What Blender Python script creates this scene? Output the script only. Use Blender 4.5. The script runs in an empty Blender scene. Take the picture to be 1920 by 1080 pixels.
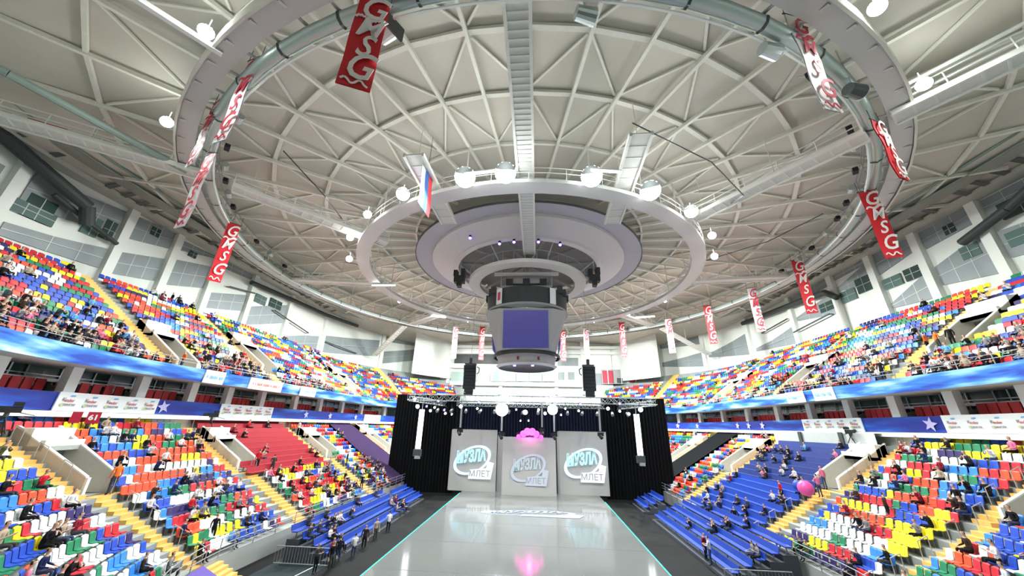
import bpy, bmesh, math, random
import numpy as np
from mathutils import Vector, Matrix

random.seed(7)
SC = bpy.context.scene
COL = SC.collection
PI = math.pi

# ------------------------------------------------------------------ camera
EYE = Vector((1.15, 0.0, 9.0))
FPX, PITCH, YAW, ROLL = 654.96, .3774, -.0783, .0245


def ray(px, py):
    """direction in the place of a pixel of the 1920x1080 photograph (used only to measure the place)"""
    x = px - 960; v = 540 - py
    c, s = math.cos(ROLL), math.sin(ROLL)
    x, v = c * x - s * v, s * x + c * v
    fw = FPX * math.cos(PITCH) - v * math.sin(PITCH)
    up = FPX * math.sin(PITCH) + v * math.cos(PITCH)
    return Vector((x * math.cos(YAW) + fw * math.sin(YAW), -x * math.sin(YAW) + fw * math.cos(YAW), up))


def at_y(px, py, y):
    d = ray(px, py); return EYE + d * (y / d.y)


def at_z(px, py, z):
    d = ray(px, py); return EYE + d * ((z - 9.0) / d.z)


cd = bpy.data.cameras.new('camera'); cam = bpy.data.objects.new('camera', cd); COL.objects.link(cam)
cd.sensor_width = 36.0; cd.lens = FPX / 1920 * 36.0; cd.clip_end = 400; cd.clip_start = 0.05
CAM_F = ray(960, 540).normalized(); CAM_R = (ray(961, 540) - ray(960, 540)).normalized(); CAM_U = (ray(960, 539) - ray(960, 540)).normalized()
M = Matrix((CAM_R, CAM_U, -CAM_F)).transposed().to_4x4(); M.translation = EYE
cam.matrix_world = M
SC.camera = cam

# ------------------------------------------------------------------ world and exposure
w = bpy.data.worlds.new('world'); SC.world = w; w.use_nodes = True
w.node_tree.nodes['Background'].inputs[0].default_value = (0.86, 0.93, 0.90, 1)
w.node_tree.nodes['Background'].inputs[1].default_value = 0.10  # faint fill light added; the hall has no such source
SC.view_settings.view_transform = 'Standard'
SC.view_settings.look = 'None'
SC.view_settings.exposure = 0.05
SC.view_settings.gamma = 1.0
SC.view_settings.use_curve_mapping = False

TILT = .36           # how far the floodlights lean outwards
SPILL_W = 200.0      # its stray light upwards
LAMP_W = 5700.0      # each floodlight of the lamp ring

# ------------------------------------------------------------------ materials
MATS = {}


def mat(name, col, rough=.6, metal=0.0, emit=0.0, ecol=None, noise=0.0, nscale=3.0, spec=.4, alpha=1.0):
    if name in MATS: return MATS[name]
    m = bpy.data.materials.new(name); m.use_nodes = True
    nt = m.node_tree; b = nt.nodes['Principled BSDF']
    b.inputs['Base Color'].default_value = (*col, 1)
    b.inputs['Roughness'].default_value = rough
    b.inputs['Metallic'].default_value = metal
    b.inputs['Specular IOR Level'].default_value = spec
    if emit:
        b.inputs['Emission Color'].default_value = (*(ecol or col), 1)
        b.inputs['Emission Strength'].default_value = emit
    if noise:
        tc = nt.nodes.new('ShaderNodeTexCoord'); n = nt.nodes.new('ShaderNodeTexNoise'); r = nt.nodes.new('ShaderNodeValToRGB')
        n.inputs['Scale'].default_value = nscale; n.inputs['Detail'].default_value = 4
        r.color_ramp.elements[0].position = .3; r.color_ramp.elements[1].position = .7
        r.color_ramp.elements[0].color = (*[c * (1 - noise) for c in col], 1)
        r.color_ramp.elements[1].color = (*[min(1, c * (1 + noise)) for c in col], 1)
        nt.links.new(tc.outputs['Object'], n.inputs['Vector']); nt.links.new(n.outputs['Fac'], r.inputs['Fac'])
        nt.links.new(r.outputs['Color'], b.inputs['Base Color'])
    if alpha < 1:
        b.inputs['Alpha'].default_value = alpha
    MATS[name] = m
    return m


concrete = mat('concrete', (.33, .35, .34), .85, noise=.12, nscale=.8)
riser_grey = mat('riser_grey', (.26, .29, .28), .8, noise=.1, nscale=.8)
stair_yellow = mat('stair_yellow', (.78, .46, .13), .7, noise=.08, nscale=2)
white_wall = mat('white_wall', (.76, .80, .75), .75, noise=.03, nscale=.3)
white_paint = mat('white_paint', (.80, .83, .80), .55)
cream_wall = mat('cream_wall', (.55, .52, .45), .7, noise=.04)
panel_grey = mat('panel_grey', (.25, .29, .30), .5, noise=.06, nscale=.6)
roof_skin = mat('roof_skin', (.56, .54, .47), .8, noise=.07, nscale=.25)
roof_steel = mat('roof_steel', (.74, .74, .66), .5, noise=.04)
steel_grey = mat('steel_grey', (.55, .56, .55), .45, .2)
galv = mat('galvanised', (.50, .56, .55), .35, .7)
dark_steel = mat('dark_steel', (.07, .08, .08), .5, .3)
rail_grey = mat('rail_grey', (.42, .44, .44), .4, .4)
glass_dark = mat('glass_dark', (.035, .07, .062), .12, 0, spec=.7)
glass_teal = mat('glass_teal', (.10, .17, .155), .18, 0, spec=.7)
black_cloth = mat('black_cloth', (.006, .007, .008), .95, spec=.1)
purple_cloth = mat('purple_cloth', (.035, .02, .06), .9, spec=.1)
black_floor = mat('black_floor', (.006, .006, .0065), .7, noise=.3, nscale=1.2, spec=.12)
black_metal = mat('black_metal', (.02, .022, .025), .5, .3)
duct_black = mat('duct_black', (.045, .055, .055), .6)
box_red = mat('box_red', (.62, .045, .05), .6)
bench_red = mat('bench_red', (.33, .012, .025), .6)
bench_blue = mat('bench_blue', (.008, .05, .36), .5)
bench_blue_shaded = mat('bench_blue_shaded', (.010, .028, .17), .55)  # same bench blue, with the upper rows' shading put into the colour
lamp_white = mat('lamp_white', (1, 1, 1), .4, emit=60, ecol=(.95, 1, .97))
lamp_soft = mat('lamp_soft', (1, 1, 1), .4, emit=14, ecol=(.95, 1, .97))
tube_white = mat('tube_white', (1, 1, 1), .4, emit=3.5, ecol=(.95, .98, 1))
stage_white = mat('stage_lamp', (1, 1, 1), .4, emit=120, ecol=(.85, .92, 1))
stage_small = mat('stage_lamp_small', (1, 1, 1), .4, emit=25, ecol=(.9, .93, 1))
led_blue = mat('led_blue', (.1, .1, 1), .4, emit=9, ecol=(.22, .12, 1))
led_pink = mat('led_pink', (1, .1, .7), .4, emit=3.0, ecol=(1, .06, .55))
led_cyan = mat('led_cyan', (0, .9, .7), .4, emit=1.3, ecol=(.02, .75, .55))
seat_cols = {
    'red': (.52, .012, .025), 'orange': (.80, .07, .018), 'yellow': (.80, .66, .01), 'green': (.01, .20, .085),
    'blue': (.012, .065, .45), 'light blue': (.03, .22, .72), 'white': (.80, .83, .84), 'navy': (.028, .016, .11)}
SEATM = {k: mat('seat_' + k.replace(' ', '_'), v, .45) for k, v in seat_cols.items()}
bracket = mat('seat_bracket', (.30, .32, .33), .5, .4)

# ------------------------------------------------------------------ mesh helpers


class MB:
    def __init__(s): s.v = []; s.f = []; s.m = []; s.mats = []; s.uv = None

    def mi(s, m):
        if m not in s.mats: s.mats.append(m)
        return s.mats.index(m)

    def poly(s, pts, m):
        b = len(s.v); s.v += [tuple(p) for p in pts]; s.f.append(tuple(range(b, b + len(pts)))); s.m.append(s.mi(m)); return s

    def hexa(s, p, m, mats=None):
        """p: 8 corners, bottom four then top four"""
        b = len(s.v); s.v += [tuple(q) for q in p]; i = s.mi(m)
        for f in ((0, 3, 2, 1), (4, 5, 6, 7), (0, 1, 5, 4), (1, 2, 6, 5), (2, 3, 7, 6), (3, 0, 4, 7)):
            s.f.append(tuple(b + k for k in f)); s.m.append(i)
        return s

    def box(s, c, d, m, rz=0.0, rx=0.0):
        R = Matrix.Rotation(rz, 3, 'Z') @ Matrix.Rotation(rx, 3, 'X'); c = Vector(c)
        q = [c + R @ Vector((x * d[0] / 2, y * d[1] / 2, z * d[2] / 2)) for z in (-1, 1) for x, y in ((-1, -1), (1, -1), (1, 1), (-1, 1))]
        return s.hexa(q, m)

    def beam(s, p, q, wd, ht, m, up=(0, 0, 1)):
        p = Vector(p); q = Vector(q); d = (q - p)
        if d.length < 1e-6: return s
        d.normalize(); u = Vector(up)
        if abs(d.dot(u)) > .98: u = Vector((1, 0, 0))
        x = d.cross(u).normalized(); u = x.cross(d).normalized()
        a = [(-1, -1), (1, -1), (1, 1), (-1, 1)]
        pts = [p + x * (i * wd / 2) + u * (j * ht / 2) for i, j in a] + [q + x * (i * wd / 2) + u * (j * ht / 2) for i, j in a]
        return s.hexa(pts, m)

    def tube(s, p, q, r, m, n=8, r2=None, cap=True):
        p = Vector(p); q = Vector(q); d = (q - p).normalized(); u = Vector((0, 0, 1))
        if abs(d.dot(u)) > .98: u = Vector((1, 0, 0))
        x = d.cross(u).normalized(); y = x.cross(d); r2 = r if r2 is None else r2
        b = len(s.v); i = s.mi(m)
        for k in range(n):
            a = 2 * PI * k / n; s.v.append(tuple(p + (x * math.cos(a) + y * math.sin(a)) * r))
        for k in range(n):
            a = 2 * PI * k / n; s.v.append(tuple(q + (x * math.cos(a) + y * math.sin(a)) * r2))
        for k in range(n):
            l = (k + 1) % n; s.f.append((b + k, b + l, b + n + l, b + n + k)); s.m.append(i)
        if cap:
            s.f.append(tuple(b + k for k in reversed(range(n)))); s.m.append(i)
            s.f.append(tuple(b + n + k for k in range(n))); s.m.append(i)
        return s

    def path(s, pts, r, m, n=6):
        for a, b in zip(pts, pts[1:]): s.tube(a, b, r, m, n)
        return s

    def lathe(s, prof, c, m, n=32, a0=0, a1=2 * PI, mats=None):
        """prof: [(r, z)] swept about the vertical through c"""
        full = abs(a1 - a0 - 2 * PI) < 1e-6; k = n if full else n + 1; b = len(s.v)
        for j in range(k):
            a = a0 + (a1 - a0) * j / n
            for r, z in prof: s.v.append((c[0] + r * math.cos(a), c[1] + r * math.sin(a), c[2] + z))
        L = len(prof)
        for j in range(n):
            j2 = (j + 1) % k
            for t in range(L - 1):
                s.f.append((b + j * L + t, b + j2 * L + t, b + j2 * L + t + 1, b + j * L + t + 1)); s.m.append(s.mi(mats[t] if mats else m))
        return s

    def obj(s, name, parent=None, smooth=False):
        me = bpy.data.meshes.new(name); me.from_pydata(s.v, [], s.f)
        for m in s.mats: me.materials.append(m)
        me.polygons.foreach_set('material_index', s.m)
        if smooth: me.polygons.foreach_set('use_smooth', [True] * len(s.f))
        if s.uv is not None:
            uv = me.uv_layers.new(name='UVMap')
            uv.data.foreach_set('uv', [c for f in s.f for k in f for c in s.uv[k]])
        me.update()
        o = bpy.data.objects.new(name, me); COL.objects.link(o)
        if parent is not None: o.parent = parent
        return o


def tag(o, label, cat, group=None, kind=None):
    o['label'] = label
    if cat: o['category'] = cat
    if group: o['group'] = group
    if kind: o['kind'] = kind
    return o


def thing(name, label, cat, loc=(0, 0, 0), rz=0.0, group=None, kind=None):
    o = bpy.data.objects.new(name, None); COL.objects.link(o); o.location = loc; o.rotation_euler = (0, 0, rz)
    o.empty_display_size = .2
    return tag(o, label, cat, group, kind)


def struct(mb, name, label, cat='structure', smooth=False):
    return tag(mb.obj(name, smooth=smooth), label, cat, kind='structure')


def dup(root, loc, rz, label, group=None):
    r = root.copy(); COL.objects.link(r); r.location = loc; r.rotation_euler = (0, 0, rz); r['label'] = label
    if group: r['group'] = group
    for ch in root.children:
        c = ch.copy(); COL.objects.link(c); c.parent = r
        for g in ch.children:
            d = g.copy(); COL.objects.link(d); d.parent = c
    return r


ORD = ('first second third fourth fifth sixth seventh eighth ninth tenth eleventh twelfth thirteenth fourteenth fifteenth sixteenth '
       'seventeenth eighteenth nineteenth twentieth').split()


def nth(i):
    if i < 20: return ORD[i]
    t = ('twenty', 'thirty', 'forty', 'fifty', 'sixty', 'seventy', 'eighty', 'ninety')[(i + 1) // 10 - 2]
    u = (i + 1) % 10
    return t + '-' + ORD[u - 1] if u else t[:-1] + 'ieth'


def text_mesh(s, size, m, name, parent=None, ext=.01, shear=0.0, bold=0.0):
    cu = bpy.data.curves.new(name, 'FONT'); cu.body = s; cu.size = size; cu.extrude = ext; cu.align_x = 'CENTER'; cu.align_y = 'CENTER'
    cu.shear = shear; cu.offset = bold; cu.resolution_u = 3
    t = bpy.data.objects.new(name, cu); COL.objects.link(t); dg = bpy.context.evaluated_depsgraph_get()
    me = bpy.data.meshes.new_from_object(t.evaluated_get(dg)); bpy.data.objects.remove(t)
    me.materials.clear(); me.materials.append(m)
    o = bpy.data.objects.new(name, me); COL.objects.link(o)
    if parent is not None: o.parent = parent
    return o


def frame_mat(o, x, n):
    """rows: local x axis along X, local y along Z up, local z along the outward normal"""
    return Matrix.Translation(o) @ Matrix((Vector(x), Vector((0, 0, 1)), Vector(n))).transposed().to_4x4()


# ------------------------------------------------------------------ the plan of the bowl: rounded rectangles about (0, 45.5)
CY = 45.5


def P(h, side, v, z=0.0):
    """point on the offset curve h metres from the long axis; v runs along the hall (y on the straight sides)"""
    r = h - 4.5
    if v < 26:
        a = (26 - v) / 24; return Vector((side * (4.5 + r * math.cos(a)), 26 - r * math.sin(a), z))
    if v > 65:
        a = (v - 65) / 24; return Vector((side * (4.5 + r * math.cos(a)), 65 + r * math.sin(a), z))
    return Vector((side * h, v, z))


def N(side, v):
    if v < 26:
        a = (26 - v) / 24; return Vector((side * math.cos(a), -math.sin(a), 0))
    if v > 65:
        a = (v - 65) / 24; return Vector((side * math.cos(a), math.sin(a), 0))
    return Vector((side, 0, 0))


def T(side, v):
    n = N(side, v); return Vector((-n.y, n.x, 0)) * side      # towards growing v


def vrange(a, b, step):
    n = max(1, int(math.ceil((b - a) / step))); return [a + (b - a) * i / n for i in range(n + 1)]


def sweep(prof, side, v0, v1, m, step=1.6, mb=None, uv=False, closed=False, caps=True):
    """prof: [(h, z)] swept along the bowl"""
    mb = mb or MB(); vs = vrange(v0, v1, step); b = len(mb.v); L = len(prof)
    if uv and mb.uv is None: mb.uv = []
    s = 0; last = None; acc = [0]
    for p in prof[1:]: acc.append(acc[-1] + math.hypot(p[0] - prof[len(acc) - 1][0], p[1] - prof[len(acc) - 1][1]))
    for v in vs:
        c = P(prof[0][0], side, v)
        if last is not None: s += (c - last).length
        last = c
        for k, (h, z) in enumerate(prof):
            mb.v.append(tuple(P(h, side, v, z)))
            if uv: mb.uv.append((s, acc[k]))
    i = mb.mi(m); rng = range(L if closed else L - 1)
    for a in range(len(vs) - 1):
        for k in rng:
            k2 = (k + 1) % L
            mb.f.append((b + a * L + k, b + (a + 1) * L + k, b + (a + 1) * L + k2, b + a * L + k2)); mb.m.append(i)
    if closed and caps:
        mb.f.append(tuple(b + k for k in range(L))); mb.m.append(i)
        e = b + (len(vs) - 1) * L; mb.f.append(tuple(e + k for k in reversed(range(L)))); mb.m.append(i)
    return mb


SIDES = {-1: 'red-bench side', 1: 'blue-bench side'}
# ------------------------------------------------------------------ floor
fl = MB(); fl.poly([(-60, -25, 0), (60, -25, 0), (60, 115, 0), (-60, 115, 0)], black_floor)
struct(fl, 'floor', 'black covered arena floor around the white runway', 'floor')

# ------------------------------------------------------------------ lower and upper stands
LOW = [(18.3 + .74 * i, 1.25 + .435 * i) for i in range(17)]           # (h, tread height)
UPR = [(28.9 + .74 * j, 12.75 + .505 * j) for j in range(18)]
# tunnels: (side, v0, v1, first row, last row)
LTUN = [(-1, 19.6, 22.0, 9, 14), (-1, 32.2, 34.4, 9, 14), (-1, 46.0, 48.6, 9, 14), (-1, 62.4, 65.4, 8, 15),
        (1, 18.6, 21.9, 9, 15), (1, 33.2, 35.8, 9, 14), (1, 48.4, 51.4, 8, 14), (1, 65.6, 68.6, 7, 14)]
UTUN = [(-1, 28.0, 30.2, 1, 7), (-1, 40.3, 43.2, 4, 11), (-1, 61.0, 64.0, 3, 9),
        (1, 27.6, 30.4, 5, 11), (1, 43.0, 45.9, 3, 8), (1, 61.0, 64.0, 3, 9)]
LAIS = {-1: [18.2, 30.9, 44.2, 61.3], 1: [22.2, 31.9, 47.3, 64.6]}       # left edge v of the stairs, 1.2 m wide
UAIS = {-1: [26.7, 39.0, 59.6, 76.0], 1: [30.9, 46.4, 64.6, 80.0]}


def in_tun(tl, side, v, i):
    return any(s == side and a < v < b and r0 <= i <= r1 for s, a, b, r0, r1 in tl)


def stair_v(side, a, i, tl):
    """the stairs run beside a tunnel and in front of its mouth below it"""
    for s, t0, t1, r0, r1 in tl:
        if s == side and abs(t0 - a) < 4.2 and a < t0 + .5: return a + 1.5 if i < r0 else a
        if s == side and 0 < a - t1 < 1.2: return a - .8 if i < r0 else a
    return a


def tier(rows, tl, side, v0, v1, zfront, m_t, m_r, dep=.74):
    mb = MB(); vs = sorted(set([round(v, 3) for v in vrange(v0, v1, 1.4)] + [x for s, a, b, _, _ in tl if s == side for x in (a, b)]))
    for i, (h, z) in enumerate(rows):
        zp = rows[i - 1][1] if i else zfront
        for a, b in zip(vs, vs[1:]):
            if in_tun(tl, side, (a + b) / 2, i): continue
            q = [P(h, side, a, z), P(h, side, b, z), P(h + dep, side, b, z), P(h + dep, side, a, z)]
            mb.poly(q, m_t)
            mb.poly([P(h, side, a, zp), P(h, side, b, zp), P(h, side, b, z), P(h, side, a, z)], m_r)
    return mb


for sd in (-1, 1):
    s = SIDES[sd]
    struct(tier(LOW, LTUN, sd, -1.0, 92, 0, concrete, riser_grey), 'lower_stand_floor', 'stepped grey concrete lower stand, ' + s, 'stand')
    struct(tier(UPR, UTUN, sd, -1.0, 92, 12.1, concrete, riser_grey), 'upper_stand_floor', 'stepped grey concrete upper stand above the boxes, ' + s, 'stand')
    # wall behind the lower stand up to the box level
    mb = sweep([(30.9, 7.2), (30.9, 9.2)], sd, -1, 100, white_paint)
    if sd == 1:
        # behind the blue benches the last rows are missing: a grey wall
        mb2 = sweep([(29.4, 5.9), (29.45, 9.15), (30.9, 9.15)], sd, 34.0, 47.6, mat('back_wall_grey', (.42, .45, .44), .7, noise=.03))
        struct(mb2, 'wall_behind_blue_benches', 'plain grey wall above the last blue bench', 'wall')
        for v in (37.5, 43.0):
            struct(MB().box((29.35, v, 7.7), (.12, .45, 3.0), dark_steel), 'pillar', 'dark grey post on the grey wall, %s' % ('by the TV camera' if v < 40 else 'towards the stage'), 'pillar')
    struct(mb, 'wall_behind_lower_stand', 'white wall behind the lower stand, ' + s, 'wall')
    # box level
    struct(sweep([(30.6, 9.2), (34.2, 9.2)], sd, -1, 100, concrete), 'box_floor', 'floor of the spectator boxes, ' + s, 'floor')
    struct(sweep([(28.55, 12.1), (34.2, 12.1), (34.2, 12.74), (28.55, 12.74)], sd, -1, 92, mat('soffit', (.50, .52, .50), .7), closed=True), 'upper_stand_slab',
           'pale grey slab edge and soffit over the boxes, ' + s, 'slab')
    struct(sweep([(32.9, 9.2), (32.9, 12.1)], sd, -1, 100, glass_dark), 'window_box_glass', 'dark glass front behind the boxes, ' + s, 'window')
    cols = {-1: [18.6, 22.6, 27.1, 31.5, 35.6, 40.3, 46.3, 52.0, 58.2, 65.0, 72, 79], 1: [18.5, 24.3, 28.4, 32.8, 37.5, 42.6, 48.2, 54.9, 62.0, 69.2, 74.6, 81]}[sd]
    # mullions per bay
    for k, (a, b) in enumerate(zip(cols, cols[1:])):
        if a > 71: break
        mb = MB(); n = 5
        for t in range(1, n):
            v = a + (b - a) * t / n; mb.beam(P(32.8, sd, v, 9.2), P(32.8, sd, v, 12.1), .08, .08, rail_grey)
        for z in (11.55,): mb.beam(P(32.78, sd, a, z), P(32.78, sd, b, z), .06, .06, rail_grey)
        mb.beam(P(32.6, sd, a, 11.25), P(32.6, sd, b, 11.25), .12, .2, white_paint)
        struct(mb, 'window_mullions', 'grey window grid over a white sill in the %s box bay, %s' % (nth(k), s), 'window')
        # red seats of the box
        nse = max(3, int((b - a - 1.0) / .6))
        for t in range(nse):
            v = a + .75 + (b - a - 1.0) * (t + .5) / nse
            c = P(31.75, sd, v, .06); n_ = N(sd, v); tt = T(sd, v); rz = math.atan2(n_.y, n_.x)
            mb = MB(); mb.box((.22, 0, 10.75), (.1, .54, .85), box_red); mb.box((-.08, 0, 10.36), (.5, .52, .12), box_red); mb.box((0, 0, 9.75), (.12, .12, 1.12), bracket)
            o = mb.obj('box_armchair'); o.location = c; o.rotation_euler = (0, 0, rz)
            tag(o, 'dark red box armchair, %s in the %s bay, %s' % (nth(t), nth(k), s), 'chair', 'red armchairs in the boxes')
        # grey rounded divider beside each column
        mb = MB(); pts = []
        A = P(32.7, sd, a + .45, 9.2); D = -N(sd, a)
        prof = [(0, 0)] + [(1.7 * math.sin(q), 1.75 * math.cos(q)) for q in [PI / 2 * t / 8 for t in range(9)]][::-1]
        for off in (0, .06):
            pts.append([A + D * x + Vector((0, 0, z)) + T(sd, a) * off for x, z in prof])
        mb.poly(pts[0], mat('divider_grey', (.40, .41, .37), .6)); mb.poly(pts[1][::-1], MATS['divider_grey'])
        for t in range(len(prof)):
            u = (t + 1) % len(prof); mb.poly([pts[0][t], pts[0][u], pts[1][u], pts[1][t]], MATS['divider_grey'])
        tag(mb.obj('box_divider'), 'rounded grey divider beside the %s box column, %s' % (nth(k), s), 'divider', 'rounded dividers between the boxes')
    for k, v in enumerate(cols):
        mb = MB(); c = P(30.9, sd, v, 0); n_ = N(sd, v)
        mb.box((c.x, c.y, 10.65), (.55, .7, 2.9), white_paint, math.atan2(n_.y, n_.x))
        struct(mb, 'column', 'white column of the box level, %s from the camera end, %s' % (nth(k), s), 'column')
    # stairs
    for rows, ais, tl, nm, dep in ((LOW, LAIS[sd], LTUN, 'lower', .74), (UPR, UAIS[sd], UTUN, 'upper', .74)):
        for k, a in enumerate(ais):
            mb = MB()
            for i, (h, z) in enumerate(rows):
                va = stair_v(sd, a, i, tl); dz = (rows[1][1] - rows[0][1]) / 2
                vb = va + 1.2
                zz = z + .012
                q = [P(h - .37, sd, va), P(h - .37, sd, vb), P(h + .01, sd, vb), P(h + .01, sd, va)]
                if i: mb.hexa([p + Vector((0, 0, z - 2 * dz)) for p in q] + [p + Vector((0, 0, z - dz)) for p in q], stair_yellow)
                mb.poly([P(h, sd, va, zz), P(h, sd, vb, zz), P(h + .74, sd, vb, zz), P(h + .74, sd, va, zz)], stair_yellow)
                mb.poly([P(h - .012, sd, va, z - dz), P(h - .012, sd, vb, z - dz), P(h - .012, sd, vb, zz), P(h - .012, sd, va, zz)], stair_yellow)
            struct(mb, 'aisle_stairs', 'yellow aisle stairs, %s from the camera end, %s tier, %s' % (nth(k), nm, s), 'stairs')
            for i, (h, z) in enumerate(rows):          # step rails
                if i % 2 or nm == 'upper' or k > 2: continue
                va = stair_v(sd, a, i, tl) + 1.2; A = P(h + .1, sd, va, z); B = P(h + .1, sd, va + .02, z); D = N(sd, va)
                mb = MB(); mb.path([A, A + Vector((0, 0, .85)), A + D * .5 + Vector((0, 0, 1.1)), A + D * .5 + Vector((0, 0, .3))], .022, rail_grey, 6)
                tag(mb.obj('stair_rail'), 'thin grey hoop rail, %s lower yellow stairs, %s row, %s' % (nth(k), nth(i), s), 'handrail', 'hoop rails on the yellow stairs')
    # tunnels
    for rows, tl, nm in ((LOW, LTUN, 'lower'), (UPR, UTUN, 'upper')):
        k = -1
        for (ts, a, b, r0_, r1_) in tl:
            if ts != sd: continue
            k += 1
            slope = (rows[1][1] - rows[0][1]) / .74
            h0 = rows[r0_][0]; h1 = rows[r1_][0] + .74; zf = rows[r0_ - 1][1] + .02; z1 = rows[r1_][1]
            mb = MB(); wl = cream_wall; cap = white_paint
            def side_wall(v, sgn):
                q = []
                hh = [h0 + .1, h1]
                for off in (0, .22 * sgn):
                    for h in hh:
                        q.append(P(h, sd, v + off))
                zt = [zf + 1.0, z1 + 1.0]
                A, B, C, D = q
                bt = [A + Vector((0, 0, zf)), C + Vector((0, 0, zf)), D + Vector((0, 0, zf)), B + Vector((0, 0, zf))]
                tp = [A + Vector((0, 0, zt[0])), C + Vector((0, 0, zt[0])), D + Vector((0, 0, zt[1])), B + Vector((0, 0, zt[1]))]
                mb.hexa(bt + tp, wl)
                mb.hexa([p + Vector((0, 0, .0)) for p in tp] + [p + Vector((0, 0, .07)) for p in tp], cap)
                # white end post
                mb.hexa([p + N(sd, v) * -.12 for p in bt[:2]] + bt[:2][::-1] + [p + N(sd, v) * -.12 for p in tp[:2]] + tp[:2][::-1], cap)
            side_wall(a, 1); side_wall(b, -1)
            zc = z1 + .5
            hm = h0 + (h1 - h0) * .62
            # bridge over the tunnel mouth and the raised platform behind it
            Q = [P(hm, sd, a, 0), P(hm, sd, b, 0), P(h1, sd, b, 0), P(h1, sd, a, 0)]
            zq = rows[r0_][1] + (hm - h0) * slope + .55
            mb.hexa([p + Vector((0, 0, zq - .25)) for p in Q] + [p + Vector((0, 0, zq)) for p in Q], mat('tunnel_roof', (.50, .55, .52), .6))
            mb.hexa([P(hm, sd, a, zq - .25), P(hm, sd, b, zq - .25), P(hm + .25, sd, b, zq - .25), P(hm + .25, sd, a, zq - .25),
                     P(hm, sd, a, zq + .32), P(hm, sd, b, zq + .32), P(hm + .25, sd, b, zq + .32), P(hm + .25, sd, a, zq + .32)], cap)
            Q2 = [P(h1 - .9, sd, a, 0), P(h1 - .9, sd, b, 0), P(h1, sd, b, 0), P(h1, sd, a, 0)]
            mb.hexa([p + Vector((0, 0, zq)) for p in Q2] + [p + Vector((0, 0, z1 + .95)) for p in Q2], cap)
            # yellow landing before the mouth
            hl, zl = rows[r0_ - 1]
            mb.poly([P(hl + .02, sd, a, zl + .015), P(hl + .02, sd, b, zl + .015), P(h0 + .1, sd, b, zl + .015), P(h0 + .1, sd, a, zl + .015)], stair_yellow)
            # floor and dark opening
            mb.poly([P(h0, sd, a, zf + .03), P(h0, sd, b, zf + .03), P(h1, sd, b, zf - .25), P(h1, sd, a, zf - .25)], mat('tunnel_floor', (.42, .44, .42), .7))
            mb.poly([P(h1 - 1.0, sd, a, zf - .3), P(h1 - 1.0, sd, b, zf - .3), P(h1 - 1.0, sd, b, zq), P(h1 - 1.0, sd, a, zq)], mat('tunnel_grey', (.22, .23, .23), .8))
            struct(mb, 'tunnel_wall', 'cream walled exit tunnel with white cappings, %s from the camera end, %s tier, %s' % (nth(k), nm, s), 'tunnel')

# front rails of the stands
for sd in (-1, 1):
    for h, z, v0, v1, nm in ((18.2, 1.25, 10, 70, 'lower'), (28.75, 12.75, 8, 86, 'upper')):
        st = 2.2; vs = vrange(v0, v1, st)
        root = thing('front_railing', 'grey railing along the front of the %s stand, %s' % (nm, SIDES[sd]), 'railing')
        mb = MB()
        for zz in ((.35, .65, 1.0) if nm == 'lower' else (.75, 1.0)): mb.path([P(h, sd, v, z + zz) for v in vs], .025, rail_grey, 5)
        mb.obj('rail', root)
        for v in vs: MB().tube(P(h, sd, v, z), P(h, sd, v, z + 1.0), .03, rail_grey, 6).obj('railing_post', root)
    mb = sweep([(18.25, 0), (18.25, 1.25)], sd, -1, 92, mat('front_wall', (.40, .42, .41), .7))
    struct(mb, 'wall_front_of_lower_stand', 'low grey wall under the first row, ' + SIDES[sd], 'wall')

# ------------------------------------------------------------------ printed banners along the stands


def graphic(name, deep, mid, light, scale, seed, lo_=.36, k_=0.0):
    m = bpy.data.materials.new(name); m.use_nodes = True; nt = m.node_tree; b = nt.nodes['Principled BSDF']
    uv = nt.nodes.new('ShaderNodeUVMap'); mp = nt.nodes.new('ShaderNodeMapping'); mp.inputs['Rotation'].default_value = (0, 0, .28)
    mp.inputs['Scale'].default_value = (scale, scale * 7, 1); mp.inputs['Location'].default_value = (seed, seed * .7, 0)
    n = nt.nodes.new('ShaderNodeTexNoise'); n.inputs['Scale'].default_value = 1.0; n.inputs['Detail'].default_value = 3
    r = nt.nodes.new('ShaderNodeValToRGB'); e = r.color_ramp.elements
    e[0].position = lo_; e[0].color = (*deep, 1); e[1].position = .72; e[1].color = (.86, .92, .95, 1)
    x = e.new(.47 + k_); x.color = (*mid, 1); x = e.new(.58 + k_); x.color = (*light, 1)
    nt.links.new(uv.outputs[0], mp.inputs[0]); nt.links.new(mp.outputs[0], n.inputs['Vector']); nt.links.new(n.outputs['Fac'], r.inputs[0]); nt.links.new(r.outputs[0], b.inputs['Base Color'])
    b.inputs['Roughness'].default_value = .5
    return m


g_up = graphic('fascia_graphic', (.012, .06, .42), (.04, .22, .72), (.28, .58, .86), .20, 3.1)
g_lo = graphic('parapet_graphic', (.012, .03, .30), (.012, .07, .45), (.03, .20, .62), .17, 8.3, .44, .07)
white_print = mat('white_print', (.82, .88, .88), .5)
navy_print = mat('navy_print', (.02, .02, .12), .5)
txt_red = mat('print_red', (.62, .16, .17), .5)
txt_blue = mat('print_blue', (.18, .42, .75), .5)
txt_grey = mat('print_grey', (.28, .24, .28), .5)
txt_green = mat('print_green', (.55, .62, .32), .5)
star_col = mat('print_star', (.55, .52, .85), .5)


def star_mesh(mb, c, x, n, r, m):
    pts = []
    for k in range(10):
        a = PI / 2 + k * PI / 5 + .2; rr = r if k % 2 == 0 else r * .42
        pts.append(c + x * (rr * math.cos(a)) + Vector((0, 0, rr * math.sin(a))))
    cc = c + n * -.02
    for k in range(10): mb.poly([c + n * -.02, pts[k] + n * -.02, pts[(k + 1) % 10] + n * -.02], m)


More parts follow.
